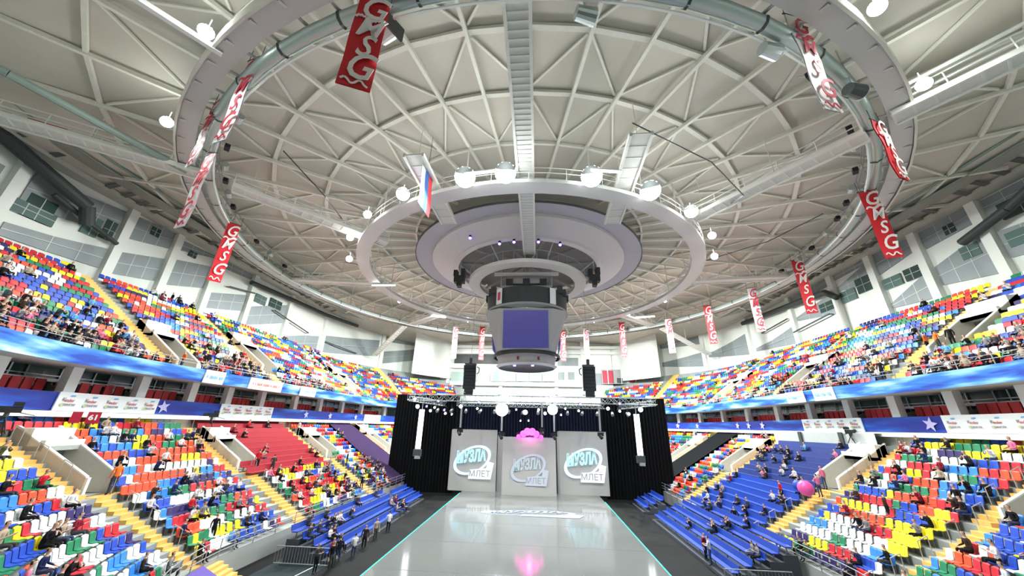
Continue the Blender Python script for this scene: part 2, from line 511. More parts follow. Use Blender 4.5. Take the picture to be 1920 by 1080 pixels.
for sd in (-1, 1):
    s = SIDES[sd]
    o = sweep([(28.5, 12.05), (28.38, 13.1), (28.46, 13.1), (28.58, 12.05)], sd, 8, 92, g_up, uv=True, closed=True).obj('fascia_banner')
    tag(o, 'long blue and white streaked banner on the edge of the upper stand, ' + s, 'banner')
    root = thing('parapet_banner', 'deep blue banner with pale stars along the box parapet, ' + s, 'banner')
    mb = sweep([(30.35, 9.3), (30.3, 10.42), (30.42, 10.42), (30.47, 9.3)], sd, 8, 92, g_lo, uv=True, closed=True); mb.obj('banner_cloth', root)
    for v in ({-1: [28.9, 48.4, 54.3, 62.3], 1: [30.0, 51.0, 54.2, 57.1, 69.6, 74.6]}[sd]):
        mb = MB(); star_mesh(mb, P(30.27, sd, v, 9.86), T(sd, v), N(sd, v), .55, star_col); mb.obj('star_print', root)
    # parapet and white lip
    struct(sweep([(30.5, 8.9), (30.5, 10.38), (30.65, 10.38), (30.65, 8.9)], sd, 5, 100, white_paint, closed=True), 'wall_box_parapet', 'white parapet wall behind the banner, ' + s, 'wall')
    struct(sweep([(30.05, 8.92), (30.05, 9.26), (30.5, 9.26), (30.5, 8.92)], sd, 5, 100, mat('lip_white', (.85, .88, .85), .5), closed=True), 'trim_parapet_lip', 'white ledge under the parapet banner, ' + s, 'trim')
    for (a, b) in ({-1: [(21.8, 28.3), (34.5, 41.8), (65.4, 70.5)], 1: [(35.8, 43.4), (23.9, 29.0)]}[sd]):
        root = thing('advert_board', 'white board with repeated red and grey logo, %s' % (
            {(-1, 21.8): 'beside the first banner star, red-bench side', (-1, 34.5): 'above the red benches', (-1, 65.4): 'beside the stage drape, red-bench side',
             (1, 35.8): 'above the blue benches', (1, 23.9): 'above the TV camera end, blue-bench side'}[(sd, a)]), 'banner', group='white boards on the box parapet')
        sweep([(30.22, 9.28), (30.18, 10.45), (30.26, 10.45), (30.3, 9.28)], sd, a, b, white_print, closed=True).obj('board', root)
        n = 5 if a != 23.9 else 4; q_ = min(1.0, (b - a) / n / 1.75) * (.85 if a == 23.9 else 1)
        for t in range(n):
            v = a + (b - a) * (t + .5) / n
            nn = -N(sd, v); xx = T(sd, v) * (1 if sd == -1 else -1)
            base = P(30.15, sd, v)
            lg = bpy.data.objects.new('logo_print', None)
            for body, size, m_, dx, z in (('K', .42, txt_grey, -.42, 9.98), ('inder', .36, txt_red, .05, 9.94), ('ПИНГУИ', .24, txt_grey, .12, 9.66), ('●', .5, txt_green, -.45, 9.66), ('~', .9, txt_blue, .15, 10.22)):
                if body == '●':
                    mb = MB(); c = Vector((0, 0, 0)); pts = [Vector((.17 * math.cos(q), .15 * math.sin(q), 0)) for q in [2 * PI * e_ / 12 for e_ in range(12)]]
                    mb.poly(pts, m_); tt = mb.obj('logo_print', root)
                elif body == '~':
                    mb = MB(); mb.poly([(-.22, -.08, 0), (.2, -.05, 0), (.24, .08, 0), (-.14, .07, 0)], m_); tt = mb.obj('logo_print', root)
                else: tt = text_mesh(body, size, m_, 'logo_print', root, ext=.004, bold=.008)
                tt.matrix_world = frame_mat(base + xx * dx * q_ + Vector((0, 0, z)), xx, nn) @ Matrix.Scale(q_, 4)
    for (a, b) in ({-1: [(29.7, 31.8), (34.9, 39.8), (43.2, 46.4)], 1: [(39.3, 42.0), (35.4, 38.0)]}[sd]):
        root = thing('advert_board', 'white board with faint small lettering on streaked fascia, %s, %s one' % (s, {29.7: 'shorter', 34.9: 'pink edged', 43.2: 'farther', 39.3: 'outer', 35.4: 'inner'}[a]), 'banner', group='white boards on the fascia')
        sweep([(28.36, 12.0), (28.26, 13.12), (28.32, 13.12), (28.42, 12.0)], sd, a, b, white_print, closed=True).obj('board', root)
        v = (a + b) / 2; nn = -N(sd, v); xx = T(sd, v) * (1 if sd == -1 else -1)
        rnd = random.Random(int(a * 10)); x_ = -(b - a) * .42
        while x_ < (b - a) * .4:
            w_ = rnd.uniform(.06, .2)
            tt = MB().poly([(x_, -.12, 0), (x_ + w_, -.12, 0), (x_ + w_, .12, 0), (x_, .12, 0)], txt_red if a == 34.9 else txt_blue).obj('lettering', root)
            tt.matrix_world = frame_mat(P(28.25, sd, v, 12.55), xx, nn); x_ += w_ + rnd.choice((.05, .05, .05, .2))
# ------------------------------------------------------------------ outer wall
WT = 30.7
PIL = {-1: [17.5, 23.2, 30.1, 35.5, 41.3, 48.3, 57.2, 67.2, 78, 84.5, 92, 99.5, 107], 1: [20.0, 26.0, 31.9, 37.8, 43.6, 50.0, 59.2, 69.0, 76.5, 84.0, 91.5, 99, 106]}
for sd in (-1, 1):
    s = SIDES[sd]
    struct(sweep([(44, 20.5), (44, WT)], sd, -14, 127.7, white_wall), 'wall_' + ('west' if sd < 0 else 'east'), 'high white outer wall above the upper stand, ' + s, 'wall')
    for k, v in enumerate(PIL[sd]):
        n_ = N(sd, v); c = P(43.7, sd, v); mb = MB().box((c.x, c.y, 25.6), (.6, .85, 10.2), white_wall, math.atan2(n_.y, n_.x))
        struct(mb, 'pilaster', 'white wall pilaster, %s from the camera end, %s' % (nth(k), s), 'pillar')
    # grey slanting panels between the pilasters, low and high
    lows = {-1: [(22.6, 24.6, 24.2, 26.2), (22.9, 24.1, 23.2, 25.4), (23.1, 25.6, 24.0, 26.9), (24.0, 27.4, 25.4, 28.6), (23.0, 25.2, 24.4, 27.0), (22.5, 25.5, 25.0, 28.4), (20.4, 23.0, 22.4, 25.4), (22.5, 26, 24.5, 28.5), (23, 26, 25, 28), (23.2, 25, 24.5, 27.5), (24, 25.5, 24.5, 27.5), (24, 26, 25, 27)],
            1: [(23.5, 26.6, 24.0, 26.6), (23.6, 26.5, 24.2, 26.9), (23.2, 27.4, 23.9, 26.0), (22.9, 25.8, 23.3, 23.9), (27.0, 29.9, 27.9, 28.5), (25.0, 28.2, 26.2, 26.8), (22.8, 25.8, 23.6, 24.2), (23.4, 27.6, 24.6, 25.4), (22.8, 26.0, 24.0, 25.0), (23.4, 26.8, 24.0, 24.8), (23.4, 26.8, 24.0, 24.8), (24, 27, 25, 26)]}[sd]
    ups = {-1: [(24.8, 28.4, 25.8, 28.4), (26.0, 29.2, 27.3, 30.0), (27.3, 30.1, 28.3, 30.6), (28.7, 30.1, 29.9, 30.3), (29.2, 30.4, 29.6, 30.5), None, None, None, (28.6, 30, 29, 30.5)],
           1: [(27.9, 30.3, 28.5, 30.3), (28.6, 30.3, 28.7, 30.3), (28.6, 30.4, 28.2, 30.3), (28.6, 30.3, 27.7, 30.5), (29.8, 30.4, 29.6, 30.4), (29.4, 30.4, 28.8, 30.3), None, None, (28, 30, 28.6, 30)]}[sd]
    for k, (a, b) in enumerate(zip(PIL[sd], PIL[sd][1:])):
        for nm, row in (('lower', lows), ('upper', ups)):
            q = row[k] if k < len(row) else None
            if not q: continue
            a_, b_ = a + .55, b - .55; mb = MB(); n = 3
            for t in range(n):
                u0, u1 = t / n, (t + 1) / n
                z = [q[0] + (q[2] - q[0]) * u0, q[0] + (q[2] - q[0]) * u1, q[1] + (q[3] - q[1]) * u1, q[1] + (q[3] - q[1]) * u0]
                V = [a_ + (b_ - a_) * u0, a_ + (b_ - a_) * u1]
                A = [P(43.86, sd, V[0], z[0]), P(43.86, sd, V[1], z[1]), P(43.86, sd, V[1], z[2]), P(43.86, sd, V[0], z[3])]
                B = [P(44.0, sd, V[0], z[0]), P(44.0, sd, V[1], z[1]), P(44.0, sd, V[1], z[2]), P(44.0, sd, V[0], z[3])]
                mb.hexa(A + B, panel_grey)
                if 0 < t: mb.beam(A[0], A[3], .05, .03, steel_grey)
            mid = [(q[0] + q[1]) / 2, (q[2] + q[3]) / 2]; mb.beam(P(43.84, sd, a_, mid[0]), P(43.84, sd, b_, mid[1]), .04, .05, steel_grey)
            struct(mb, 'wall_panel', 'slanting grey glazed wall panel, %s one of the %s bay, %s' % (nm, nth(k), s), 'panel')
    wins = {-1: [(26.9, 28.2, 25.9, 27.9), (28.4, 29.4, 26.2, 28.3), (24, 25.2, 25.2, 27.4), (25.4, 22.8, 25.2, 26.4), (32.4, 33.4, 28.9, 29.9), (37.4, 38.4, 28.6, 29.4), (49.5, 51.8, 26.6, 28.0), (52.6, 55.4, 26.9, 28.4)],
            1: [(33.0, 34.6, 25.5, 26.8), (34.0, 35.0, 28.6, 29.6), (38.6, 40.4, 25.6, 27.0), (40.8, 43.0, 25.6, 26.9), (40.2, 41.2, 29.0, 29.8), (44.4, 46.6, 26.4, 28.4), (47.0, 49.4, 26.0, 27.6), (51.0, 53.5, 25.9, 27.2), (27.5, 30.5, 27.6, 29.2), (28, 31, 25.0, 26.4)]}[sd]
    for k, (a, b, z0, z1) in enumerate(wins):
        if b < a: a, b = b, a
        mb = MB(); A = [P(43.8, sd, a, z0), P(43.8, sd, b, z0), P(44, sd, b, z0), P(44, sd, a, z0)]
        mb.hexa(A + [p + Vector((0, 0, z1 - z0)) for p in A], glass_dark if k % 3 else glass_teal)
        mb.beam(P(43.77, sd, (a + b) / 2, z0), P(43.77, sd, (a + b) / 2, z1), .06, .06, rail_grey)
        mb.beam(P(43.77, sd, a, (z0 + z1) / 2), P(43.77, sd, b, (z0 + z1) / 2), .05, .05, rail_grey)
        struct(mb, 'window', 'small dark wall window under the roof, %s from the camera end, %s' % (nth(k), s), 'window')
    # eaves ledge and dark pipes under the roof edge
    struct(sweep([(42.6, WT - .25), (42.6, WT + .2), (44.1, WT + .2), (44.1, WT - .25)], sd, -10, 100, mat('eaves', (.50, .50, .44), .7), closed=True), 'trim_eaves', 'pale ledge along the top of the wall, ' + s, 'trim')
    root = thing('eaves_walkway', 'grated grey service walkway under the roof edge, ' + s, 'walkway')
    mb = sweep([(39.8, 30.9), (41.2, 30.9), (41.2, 31.0), (39.8, 31.0)], sd, -8, 98, mat('walkway_grey', (.30, .31, .27), .7), closed=True); mb.obj('walkway_deck', root)  # one even grey-green for the walkway deck
    for h, z, r in ((39.7, 31.5, .06), (39.7, 30.95, .10), (38.6, 31.2, .12), (41.3, 31.8, .09)):
        MB().path([P(h, sd, v, z) for v in vrange(-8, 98, 3)], r, mat('pipe_green', (.22, .28, .25), .5), 6).obj('pipe', root)
    for v in vrange(-8, 98, 1.5):
        if int(v) % 4: MB().beam(P(41.2, sd, v, 31.05), P(42.5, sd, v, 30.7), .5, .05, mat('slat_dark', (.12, .13, .12), .6)).obj('slat', root)

# black air ducts hanging before the wall
for nm, pts, rad in (('big black air duct crossing the wall below the roof, red-bench side', [(-42.3, 8, 31.6), (-42.3, 19, 30.1), (-42.3, 25.6, 27.9), (-42.6, 26.4, 26.3)], .55),
                     ('thin black duct below the big duct, red-bench side', [(-43.0, 23.6, 27.8), (-43.0, 28.3, 26.3), (-43.2, 29.6, 26.0)], .22),
                     ('dark bent duct on the wall, blue-bench side', [(42.9, 72, 29.6), (42.9, 56, 28.6), (42.9, 50.6, 28.2), (43.2, 49.2, 26.9)], .42),
                     ('dark duct curling at the frame edge, blue-bench side', [(42.6, 24.0, 30.0), (42.6, 29.0, 27.9), (43, 33.4, 26.9)], .4),
                     ('long dark duct beyond the fifth bay, red-bench side', [(-43, 47, 28.8), (-43, 57.3, 29.4), (-42.6, 66, 29.6), (-40.6, 76, 29.9)], .35)):
    mb = MB(); mb.path([Vector(p) for p in pts], rad, duct_black, 12)
    tag(mb.obj('air_duct'), nm, 'duct')
# wall struts (black folded brackets between bays)
for sd, v0, z0, v1, z1 in ((-1, 48.6, 27.6, 44.0, 26.9), (-1, 57.6, 25.8, 53.5, 26.4), (-1, 57.6, 25.8, 63.5, 25.0), (-1, 67.6, 24.6, 73.5, 24.0), (1, 60.0, 27.0, 66.5, 26.4), (1, 59.4, 24.5, 51.5, 25.2)):
    mb = MB().beam(P(43.3, sd, v0, z0), P(43.3, sd, v1, z1), .12, .2, dark_steel)
    mb.beam(P(43.3, sd, v0, z0), P(43.9, sd, v0, z0), .1, .1, dark_steel).beam(P(43.3, sd, v1, z1), P(43.9, sd, v1, z1), .1, .1, dark_steel)
    tag(mb.obj('wall_bracket'), 'thin dark arm on the white wall, %s, %s' % ({46: 'before the long dark duct', 55: 'camera side of the sixth pilaster', 60: 'stage side of the sixth pilaster', 70: 'beyond the seventh pilaster', 63: 'upper one beside the sloping boom', 55.5: ''}.get(int(v0 + v1) // 2, 'lower one above the third block'), SIDES[sd]), 'bracket', 'dark arms on the white wall')

# ------------------------------------------------------------------ roof
CX = -.3


def RZ(r): return 33.3 - 2.3 * (r / 44.0) ** 2


def RP(r, deg, z): a = math.radians(deg); return Vector((CX + r * math.cos(a), CY + r * math.sin(a), z))


mb = MB(); rr = [0.5, 8, 16, 21, 26.4, 31.3, 37, 42, 50, 66]; NR = 50
for i, (r1, r2) in enumerate(zip(rr, rr[1:])):
    for k in range(NR):
        a, b = k * 7.2 - 88.2, (k + 1) * 7.2 - 88.2
        z1, z2 = RZ(r1) + .3, RZ(r2) + .3
        mb.poly([RP(r1, a, z1), RP(r2, a, z2), RP(r2, b, z2), RP(r1, b, z1)], roof_skin)
struct(mb, 'ceiling', 'pale beige domed roof lining of the hall', 'ceiling', smooth=False)
RINGS = [15.8, 21.0, 26.4, 31.3, 37.0, 42.5]
for i, r in enumerate(RINGS):
    mb = MB(); wdt = .34 if r in (26.4, 31.3, 37.0) else .24
    for k in range(NR): mb.beam(RP(r, k * 7.2 - 88.2, RZ(r) + .1), RP(r, (k + 1) * 7.2 - 88.2, RZ(r) + .1), wdt, .28, roof_steel)
    struct(mb, 'ring_beam', 'pale steel ring beam of the roof, %s from the middle' % nth(i), 'beam')
for k in range(NR):
    a = k * 7.2 - 88.2
    root = thing('roof_beam', 'pale radial roof beam with slanting braces, %s clockwise of the long gangway' % nth(k), 'beam', kind='structure')
    MB().beam(RP(14, a, RZ(14) + .1), RP(46, a, RZ(46) + .1), .24, .30, roof_steel).obj('beam', root)
    for j in range(1, len(RINGS) - 1):
        if (k + j) % 2: continue
        for sg in (-1, 1):
            MB().beam(RP(RINGS[j] + .4, a + sg * .3, RZ(RINGS[j]) + .15), RP(RINGS[j + 1] - .4, a + sg * 6.9, RZ(RINGS[j + 1]) + .15), .15, .16, roof_steel).obj('brace', root)

# ------------------------------------------------------------------ big ring gangway
root = thing('ring_gangway', 'broad pale circular gangway hung under the roof, carrying lamps and banners', 'gangway')
MB().lathe([(36.2, 28.75), (37.3, 28.75), (37.3, 29.35), (36.2, 29.35), (36.2, 28.75)], (CX, CY, 0), steel_grey, 100).obj('deck', root)
MB().lathe([(37.3, 28.6), (37.45, 28.6), (37.45, 29.6), (37.3, 29.6)], (CX, CY, 0), mat('ring_edge', (.66, .67, .60), .5), 100).obj('outer_edge', root)
mb = MB().lathe([(35.35 + .42 * math.cos(t * PI / 4), 28.75 + .42 * math.sin(t * PI / 4)) for t in range(9)], (CX, CY, 0), mat('pipe_sheen', (.42, .50, .48), .3, .5), 100); mb.obj('air_pipe', root, smooth=True)
for k in range(100):
    a = k * 3.6; MB().beam(RP(34.9, a, 29.28), RP(37.2, a, 28.68), .18, .08, steel_grey).obj('slat', root)
    if k % 2: MB().lathe([(35.35 + .45 * math.cos(t * PI / 4), 28.75 + .45 * math.sin(t * PI / 4)) for t in range(9)], (CX, CY, 0), dark_steel, 1, math.radians(a), math.radians(a + .25)).obj('pipe_collar', root)
MB().lathe([(34.85, 28.3), (34.95, 28.3), (34.95, 28.42), (34.85, 28.42), (34.85, 28.3)], (CX, CY, 0), white_paint, 100).obj('lower_rail', root)
for z in (29.9, 30.4): MB().lathe([(35.0, z), (35.06, z), (35.06, z + .06), (35.0, z + .06), (35.0, z)], (CX, CY, 0), rail_grey, 100).obj('hand_rail', root)
for k in range(72):
    a = k * 5; MB().tube(RP(35.03, a, 29.3), RP(35.03, a, 30.45), .035, rail_grey, 5).obj('rail_post', root)
for k in range(25):
    a = k * 14.4 - 88.2; MB().beam(RP(36.8, a, 29.3), RP(36.8, a, RZ(37)), .14, .14, roof_steel).obj('hanger', root)

# lamp ring gangway
root = thing('lamp_ring_gangway', 'inner pale circular gangway carrying the bright floodlights', 'gangway')
MB().lathe([(20.8, 27.5), (22.3, 27.5), (22.3, 27.85), (20.8, 27.85), (20.8, 27.5)], (CX, CY, 0), steel_grey, 90).obj('deck', root)
for z in (28.4, 28.9):
    for r in (20.85, 22.3): MB().lathe([(r, z), (r + .05, z), (r + .05, z + .05), (r, z + .05), (r, z)], (CX, CY, 0), white_paint, 90).obj('hand_rail', root)
for k in range(45):
    for r in (20.9, 22.3): MB().tube(RP(r, k * 8, 27.8), RP(r, k * 8, 28.95), .03, white_paint, 5).obj('rail_post', root)
for k in range(25): MB().beam(RP(21.5, k * 14.4 - 88.2, 27.8), RP(21.5, k * 14.4 - 88.2, RZ(21)), .1, .1, roof_steel).obj('hanger', root)


def gangway(p, q, wd, label, drop=.35, rails=True, tube=False, slats=.9):
    p = Vector(p); q = Vector(q); L = (q - p).length; d = (q - p).normalized(); x = d.cross(Vector((0, 0, 1))).normalized()
    root = thing('gangway', label, 'gangway')
    MB().beam(p, q, wd, .12, mat('gang_deck', (.60, .62, .585), .5)).obj('deck', root)
    for sg in (-1, 1): MB().beam(p + x * sg * wd / 2, q + x * sg * wd / 2, .18, drop, mat('gang_edge', (.70, .71, .66), .5)).obj('side_beam', root)
    n = int(L / slats)
    for k in range(n + 1):
        c = p + d * (L * k / n); MB().beam(c - x * wd / 2 - Vector((0, 0, .07)), c + x * wd / 2 - Vector((0, 0, .07)), .12, .05, mat('gang_slat', (.66, .68, .64), .5)).obj('slat', root)
    if rails:
        for sg in (-1, 1):
            for z in (.6, 1.1): MB().beam(p + x * sg * wd / 2 + Vector((0, 0, z)), q + x * sg * wd / 2 + Vector((0, 0, z)), .07, .07, white_paint).obj('hand_rail', root)
            n = int(L / 2.2)
            for k in range(n + 1):
                c = p + d * (L * k / n) + x * sg * wd / 2
                MB().tube(c, c + Vector((0, 0, 1.1)), .045, white_paint, 5).obj('rail_post', root)
    if tube:
        for sg in (-1, 1): MB().tube(p + x * sg * wd * .5 + Vector((0, 0, 1.5)), q + x * sg * wd * .5 + Vector((0, 0, 1.5)), .13, white_paint, 8).obj('top_tube', root)
    for k in range(int(L / 6) + 1):
        c = p + d * min(L, k * 6 + 1); MB().tube(c, Vector((c.x, c.y, RZ(math.hypot(c.x, c.y - CY)))), .035, roof_steel, 5).obj('hanger', root)
    return root


gangway((.2, 9.0, 28.6), (.2, 38.0, 28.6), 1.3, 'long pale gangway running straight along the middle of the roof', slats=.45, rails=False)
gangway((16.2, 30.0, 28.0), (23.9, 20.2, 28.3), 1.3, 'diagonal gangway between lamp ring and big ring, blue-bench side')
gangway((24.7, 19.0, 28.5), (35.5, 5.3, 28.6), 1.3, 'outer gangway with bright white rails and a red banner, blue-bench side', tube=True)
gangway((-16.0, 34.0, 28.0), (-26.0, 23.9, 28.3), 1.3, 'diagonal gangway between lamp ring and big ring, red-bench side')
gangway((-27.4, 22.6, 28.5), (-38.5, 14.6, 28.4), 1.3, 'outer gangway with a rolled red cloth, red-bench side')
gangway((-20.9, 45.6, 27.8), (-36, 45.8, 28.6), 1.2, 'gangway square to the lamp ring, towards the red benches')
gangway((20.6, 45.6, 27.8), (35.4, 45.8, 28.6), 1.2, 'gangway square to the lamp ring, towards the blue benches')
gangway((-15.5, 59.5, 27.8), (-26.0, 70.5, 28.6), 1.2, 'far diagonal gangway beyond the scoreboard, red-bench side')
gangway((15.0, 59.5, 27.8), (25.0, 71.0, 28.6), 1.2, 'far diagonal gangway beyond the scoreboard, blue-bench side')
gangway((-27.2, 70.5, 28.4), (-37.5, 80.5, 24.0), 1.0, 'sloping pale boom from the big ring down to the wall, red-bench side', rails=False)
gangway((26.5, 71.5, 28.4), (38.0, 78.0, 24.4), 1.0, 'sloping pale boom from the big ring down to the wall, blue-bench side', rails=False)
for a_, b_, lb in (((1203, 250), (1148, 418), 'short broad pale gangway down to the canopy edge, blue-bench side'), ((775, 290), (842, 418), 'short broad pale gangway down to the canopy edge, behind the striped flag')):
    gangway(at_z(*a_, 28.3), at_z(*b_, 28.6), 1.5, lb, rails=False, slats=1.2)
mb = MB().beam((-24.0, 3.0, 28.9), (-17.0, 12.6, 28.7), .3, .3, white_paint)
for t in (.35, .48): mb.beam(Vector((-24, 3, 28.9)).lerp(Vector((-17, 12.6, 28.7)), t), Vector((-24, 3, 28.9)).lerp(Vector((-17, 12.6, 28.7)), t) + Vector((1.2, -.1, 1.4)), .08, .08, white_paint)
tag(mb.obj('roof_strut'), 'single bright white strut running out from the big ring beside a floodlight', 'strut')
mb = MB().path([Vector((-36, 6, 29.4)), Vector((-32.0, 13.2, 28.9)), Vector((-28.6, 22.0, 28.6))], .28, mat('pipe_green', (.22, .28, .25), .5), 10)
tag(mb.obj('roof_pipe'), 'long grey-green pipe joining the big ring above the red-bench wall', 'pipe')
# rolled cloths on the gangways
mb = MB(); c = at_z(89, 238, 29.0); d = Vector((.81, .58, 0))
mb.tube(c - d * .95, c + d * .95, .27, SEATM['red'], 10); tag(mb.obj('rolled_cloth'), 'rolled bright red cloth tied to the red-bench side gangway', 'cloth')
mb = MB(); mb.box((29.4, 13.7, 29.1), (.08, 3.2, .5), SEATM['white'], math.radians(38)); mb.box((28.9, 14.4, 29.1), (.1, 1.2, .3), SEATM['red'], math.radians(38)); mb.box((30.1, 12.8, 29.15), (.1, .6, .4), SEATM['red'], math.radians(38))
tag(mb.obj('rail_banner'), 'small red and white banner on the white gangway rails, blue-bench side', 'banner')

# ------------------------------------------------------------------ middle: hoops round the scoreboard
root = thing('ceiling_canopy', 'round layered grey canopy above the scoreboard', 'canopy')
MB().lathe([(12.8, 30.6), (15.5, 30.4), (15.5, 30.7), (12.8, 30.9)], (CX, CY, 0), mat('lilac_grey', (.42, .42, .47), .6), 72).obj('outer_sheet', root)
MB().lathe([(15.5, 30.35), (15.6, 30.35), (15.6, 30.6), (15.5, 30.6)], (CX, CY, 0), dark_steel, 72).obj('outer_rim', root)
MB().lathe([(10.2, 29.4), (13.3, 30.2), (13.3, 30.9), (10.2, 29.9), (10.2, 29.4)], (CX, CY, 0), mat('hoop_pale', (.58, .57, .57), .5), 72, ).obj('middle_hoop', root, smooth=False)
MB().lathe([(9.7, 29.2), (10.4, 29.2), (10.4, 29.75), (9.7, 29.75), (9.7, 29.2)], (CX, CY, 0), mat('hoop_edge', (.66, .65, .62), .5), 72).obj('inner_edge', root)
for k in range(12):
    a = k * 30 - 75; MB().beam(RP(10, a, 29.8), RP(.8, a, 30.6), .25, .3, mat('mid_grey', (.34, .34, .33), .6)).obj('spoke', root)
MB().lathe([(.3, 31.0), (10.4, 30.9)], (CX, CY, 0), mat('mid_grey', (.34, .34, .33), .6), 48).obj('inner_ceiling', root)
root = thing('rigging_ring', 'pale lower ring with railing around the scoreboard hoists', 'ring')
MB().lathe([(6.6, 27.2), (8.1, 27.2), (8.1, 27.7), (6.6, 27.7), (6.6, 27.2)], (CX, CY, 0), mat('hoop_edge', (.66, .65, .62), .5), 60).obj('ring_deck', root)
for k in range(36): MB().tube(RP(8.0, k * 10, 27.7), RP(8.0, k * 10, 28.9), .035, rail_grey, 5).obj('rail_post', root)
MB().lathe([(7.97, 28.85), (8.05, 28.85), (8.05, 28.95), (7.97, 28.95), (7.97, 28.85)], (CX, CY, 0), rail_grey, 60).obj('hand_rail', root)
for k in range(8): MB().beam(RP(7.4, k * 45 + 20, 27.7), RP(9.9, k * 45 + 20, 29.4), .12, .12, rail_grey).obj('hanger', root)
for k, (a, r, z) in enumerate([(-123, 11.8, 29.85), (-107, 10.1, 29.15), (-97, 10.1, 29.15), (-81, 10.1, 29.15), (-66, 10.1, 29.15)]):
    mb = MB().tube(RP(r, a, z), RP(r, a, z - .3), .16, black_metal, 8); c = RP(r, a, z - .32); mb.tube(c, c + Vector((0, -.03, -.05)), .17, led_blue, 10)
    tag(mb.obj('blue_spotlight'), 'small blue-violet spotlight under the round canopy, %s along its near edge' % nth(k), 'lamp', 'blue spotlights under the canopy')
for k, sx in enumerate((-1, 1)):
    mb = MB(); cx = sx * 8.6 + CX
    for dx, dz, ww, hh in ((0, 0, 1.3, .9), (-.5, .8, .5, .8), (.45, .9, .5, 1.0), (0, -.7, .5, .6)): mb.box((cx + dx, 41.0, 26.5 + dz), (ww, .9, hh), black_metal)
    mb.tube((cx, 41, 27.6), (cx, 41, 30.2), .06, rail_grey, 6)
    tag(mb.obj('speaker_cluster'), 'dark hanging loudspeaker cluster beside the scoreboard, %s' % ('red-bench side' if sx < 0 else 'blue-bench side'), 'loudspeaker')

# ------------------------------------------------------------------ scoreboard cube
root = thing('scoreboard', 'hanging octagonal video scoreboard with a dim blue screen above the rink', 'scoreboard', (CX, CY, 16))
sb_grey = mat('scoreboard_grey', (.40, .41, .42), .5); sb_dark = mat('scoreboard_dark', (.035, .04, .045), .5)
scr = mat('screen_blue', (.03, .03, .16), .3, emit=.55, ecol=(.075, .07, .27))


def octo(w1, w2, d1, z):   # front half width, full half width, depth
    return [(-w1, -d1, z), (w1, -d1, z), (w2, -w1, z), (w2, w1, z), (w1, d1, z), (-w1, d1, z), (-w2, w1, z), (-w2, -w1, z)]


def loft(rings, m, name, par, mats=None):
    mb = MB(); b = 0; n = len(rings[0])
    for r in rings: mb.v += [tuple(p) for p in r]
    for j in range(len(rings) - 1):
        for k in range(n):
            mb.f.append((j * n + k, j * n + (k + 1) % n, (j + 1) * n + (k + 1) % n, (j + 1) * n + k)); mb.m.append(mb.mi(m))
    mb.f.append(tuple(reversed(range(n)))); mb.m.append(mb.mi(m)); e = (len(rings) - 1) * n
    mb.f.append(tuple(e + k for k in range(n))); mb.m.append(mb.mi(m))
    return mb.obj(name, par)


loft([octo(2.85, 3.7, 4.05, 1.6), octo(3.3, 5.1, 4.5, 6.6)], sb_grey, 'cabinet', root)
for k in range(4):
    R = Matrix.Rotation(k * PI / 2, 4, 'Z')
    mb = MB(); mb.poly([R @ Vector(p) for p in ((-2.75, -4.12, 1.75), (2.75, -4.12, 1.75), (2.75, -4.54, 6.35), (-2.75, -4.54, 6.35))], scr); mb.obj('screen', root)
    mb = MB(); mb.poly([R @ Vector(p) for p in ((3.05, -4.0, 4.2), (3.75, -3.45, 4.2), (3.95, -3.75, 6.0), (3.22, -4.36, 6.0))], mat('logo_dark_red', (.22, .03, .05), .5)); mb.obj('logo_panel', root)
MB().lathe([(3.9, .15), (3.55, -.1), (3.75, 1.1), (3.9, 1.2)], (0, 0, 0), mat('sb_lower', (.50, .50, .50), .5), 48).obj('lower_ring', root)
MB().lathe([(.1, 0), (3.5, -.05)], (0, 0, 0), sb_dark, 48).obj('underside', root)
MB().lathe([(4.15, 1.15), (4.3, 1.15), (4.3, 1.5), (4.15, 1.6)], (0, 0, 0), sb_dark, 48).obj('dark_band', root)
MB().lathe([(5.35, 7.1), (5.4, 9.3), (4.6, 9.4)], (0, 0, 0), sb_dark, 48).obj('upper_ring', root)
MB().lathe([(4.6, 6.7), (5.5, 6.9), (5.5, 7.15), (4.6, 7.2)], (0, 0, 0), mat('sb_rim', (.30, .34, .32), .5), 48).obj('ring_rim', root)
for a, m_, nm in ((-128, white_print, 'logo_panel'), (-52, white_print, 'logo_panel')):
    MB().lathe([(5.5, 7.2), (5.5, 9.3)], (0, 0, 0), m_, 3, math.radians(a - 5), math.radians(a + 5)).obj(nm, root)
MB().lathe([(5.53, 7.7), (5.53, 8.8)], (0, 0, 0), mat('logo_red', (.6, .08, .12), .5), 3, math.radians(-130.5), math.radians(-125.5)).obj('logo_mark', root)
for k, a in enumerate((-115, -75)):
    c = Vector((3.2 * math.cos(math.radians(a)), 3.2 * math.sin(math.radians(a)), -.1)); MB().tube(c, c + Vector((0, 0, -.12)), .18, led_blue, 10).obj('blue_lamp', root)
for a in (-104, -66): MB().lathe([(3.8, .45), (3.8, .85)], (0, 0, 0), mat('logo_dark_red', (.22, .03, .05), .5), 2, math.radians(a - 2), math.radians(a + 2)).obj('logo_mark', root)
root = thing('scoreboard_hoist', 'grey winch frame and boxes hanging above the scoreboard', 'hoist', (CX, CY, 25.4))
MB().box((0, 0, .5), (6.5, 6.5, .5), mat('mid_grey', (.34, .34, .33), .6)).obj('platform', root)
for k, (x, y) in enumerate(((-2.2, -3), (2.2, -3), (-2.2, 3), (2.2, 3), (0, -3.1))): MB().box((x, y, 1.2), (.9, .8, .9), sb_dark).obj('winch', root)
for x in (-3.3, 3.3):
    for y in (-3.3, 3.3): MB().tube((x, y, .4), (x, y, 5), .09, rail_grey, 6).obj('hoist_cable', root)
for y in (-3.6, 3.6): MB().beam((-4.2, y, 2.2), (4.2, y, 2.2), .4, .35, white_paint).obj('cross_beam', root)
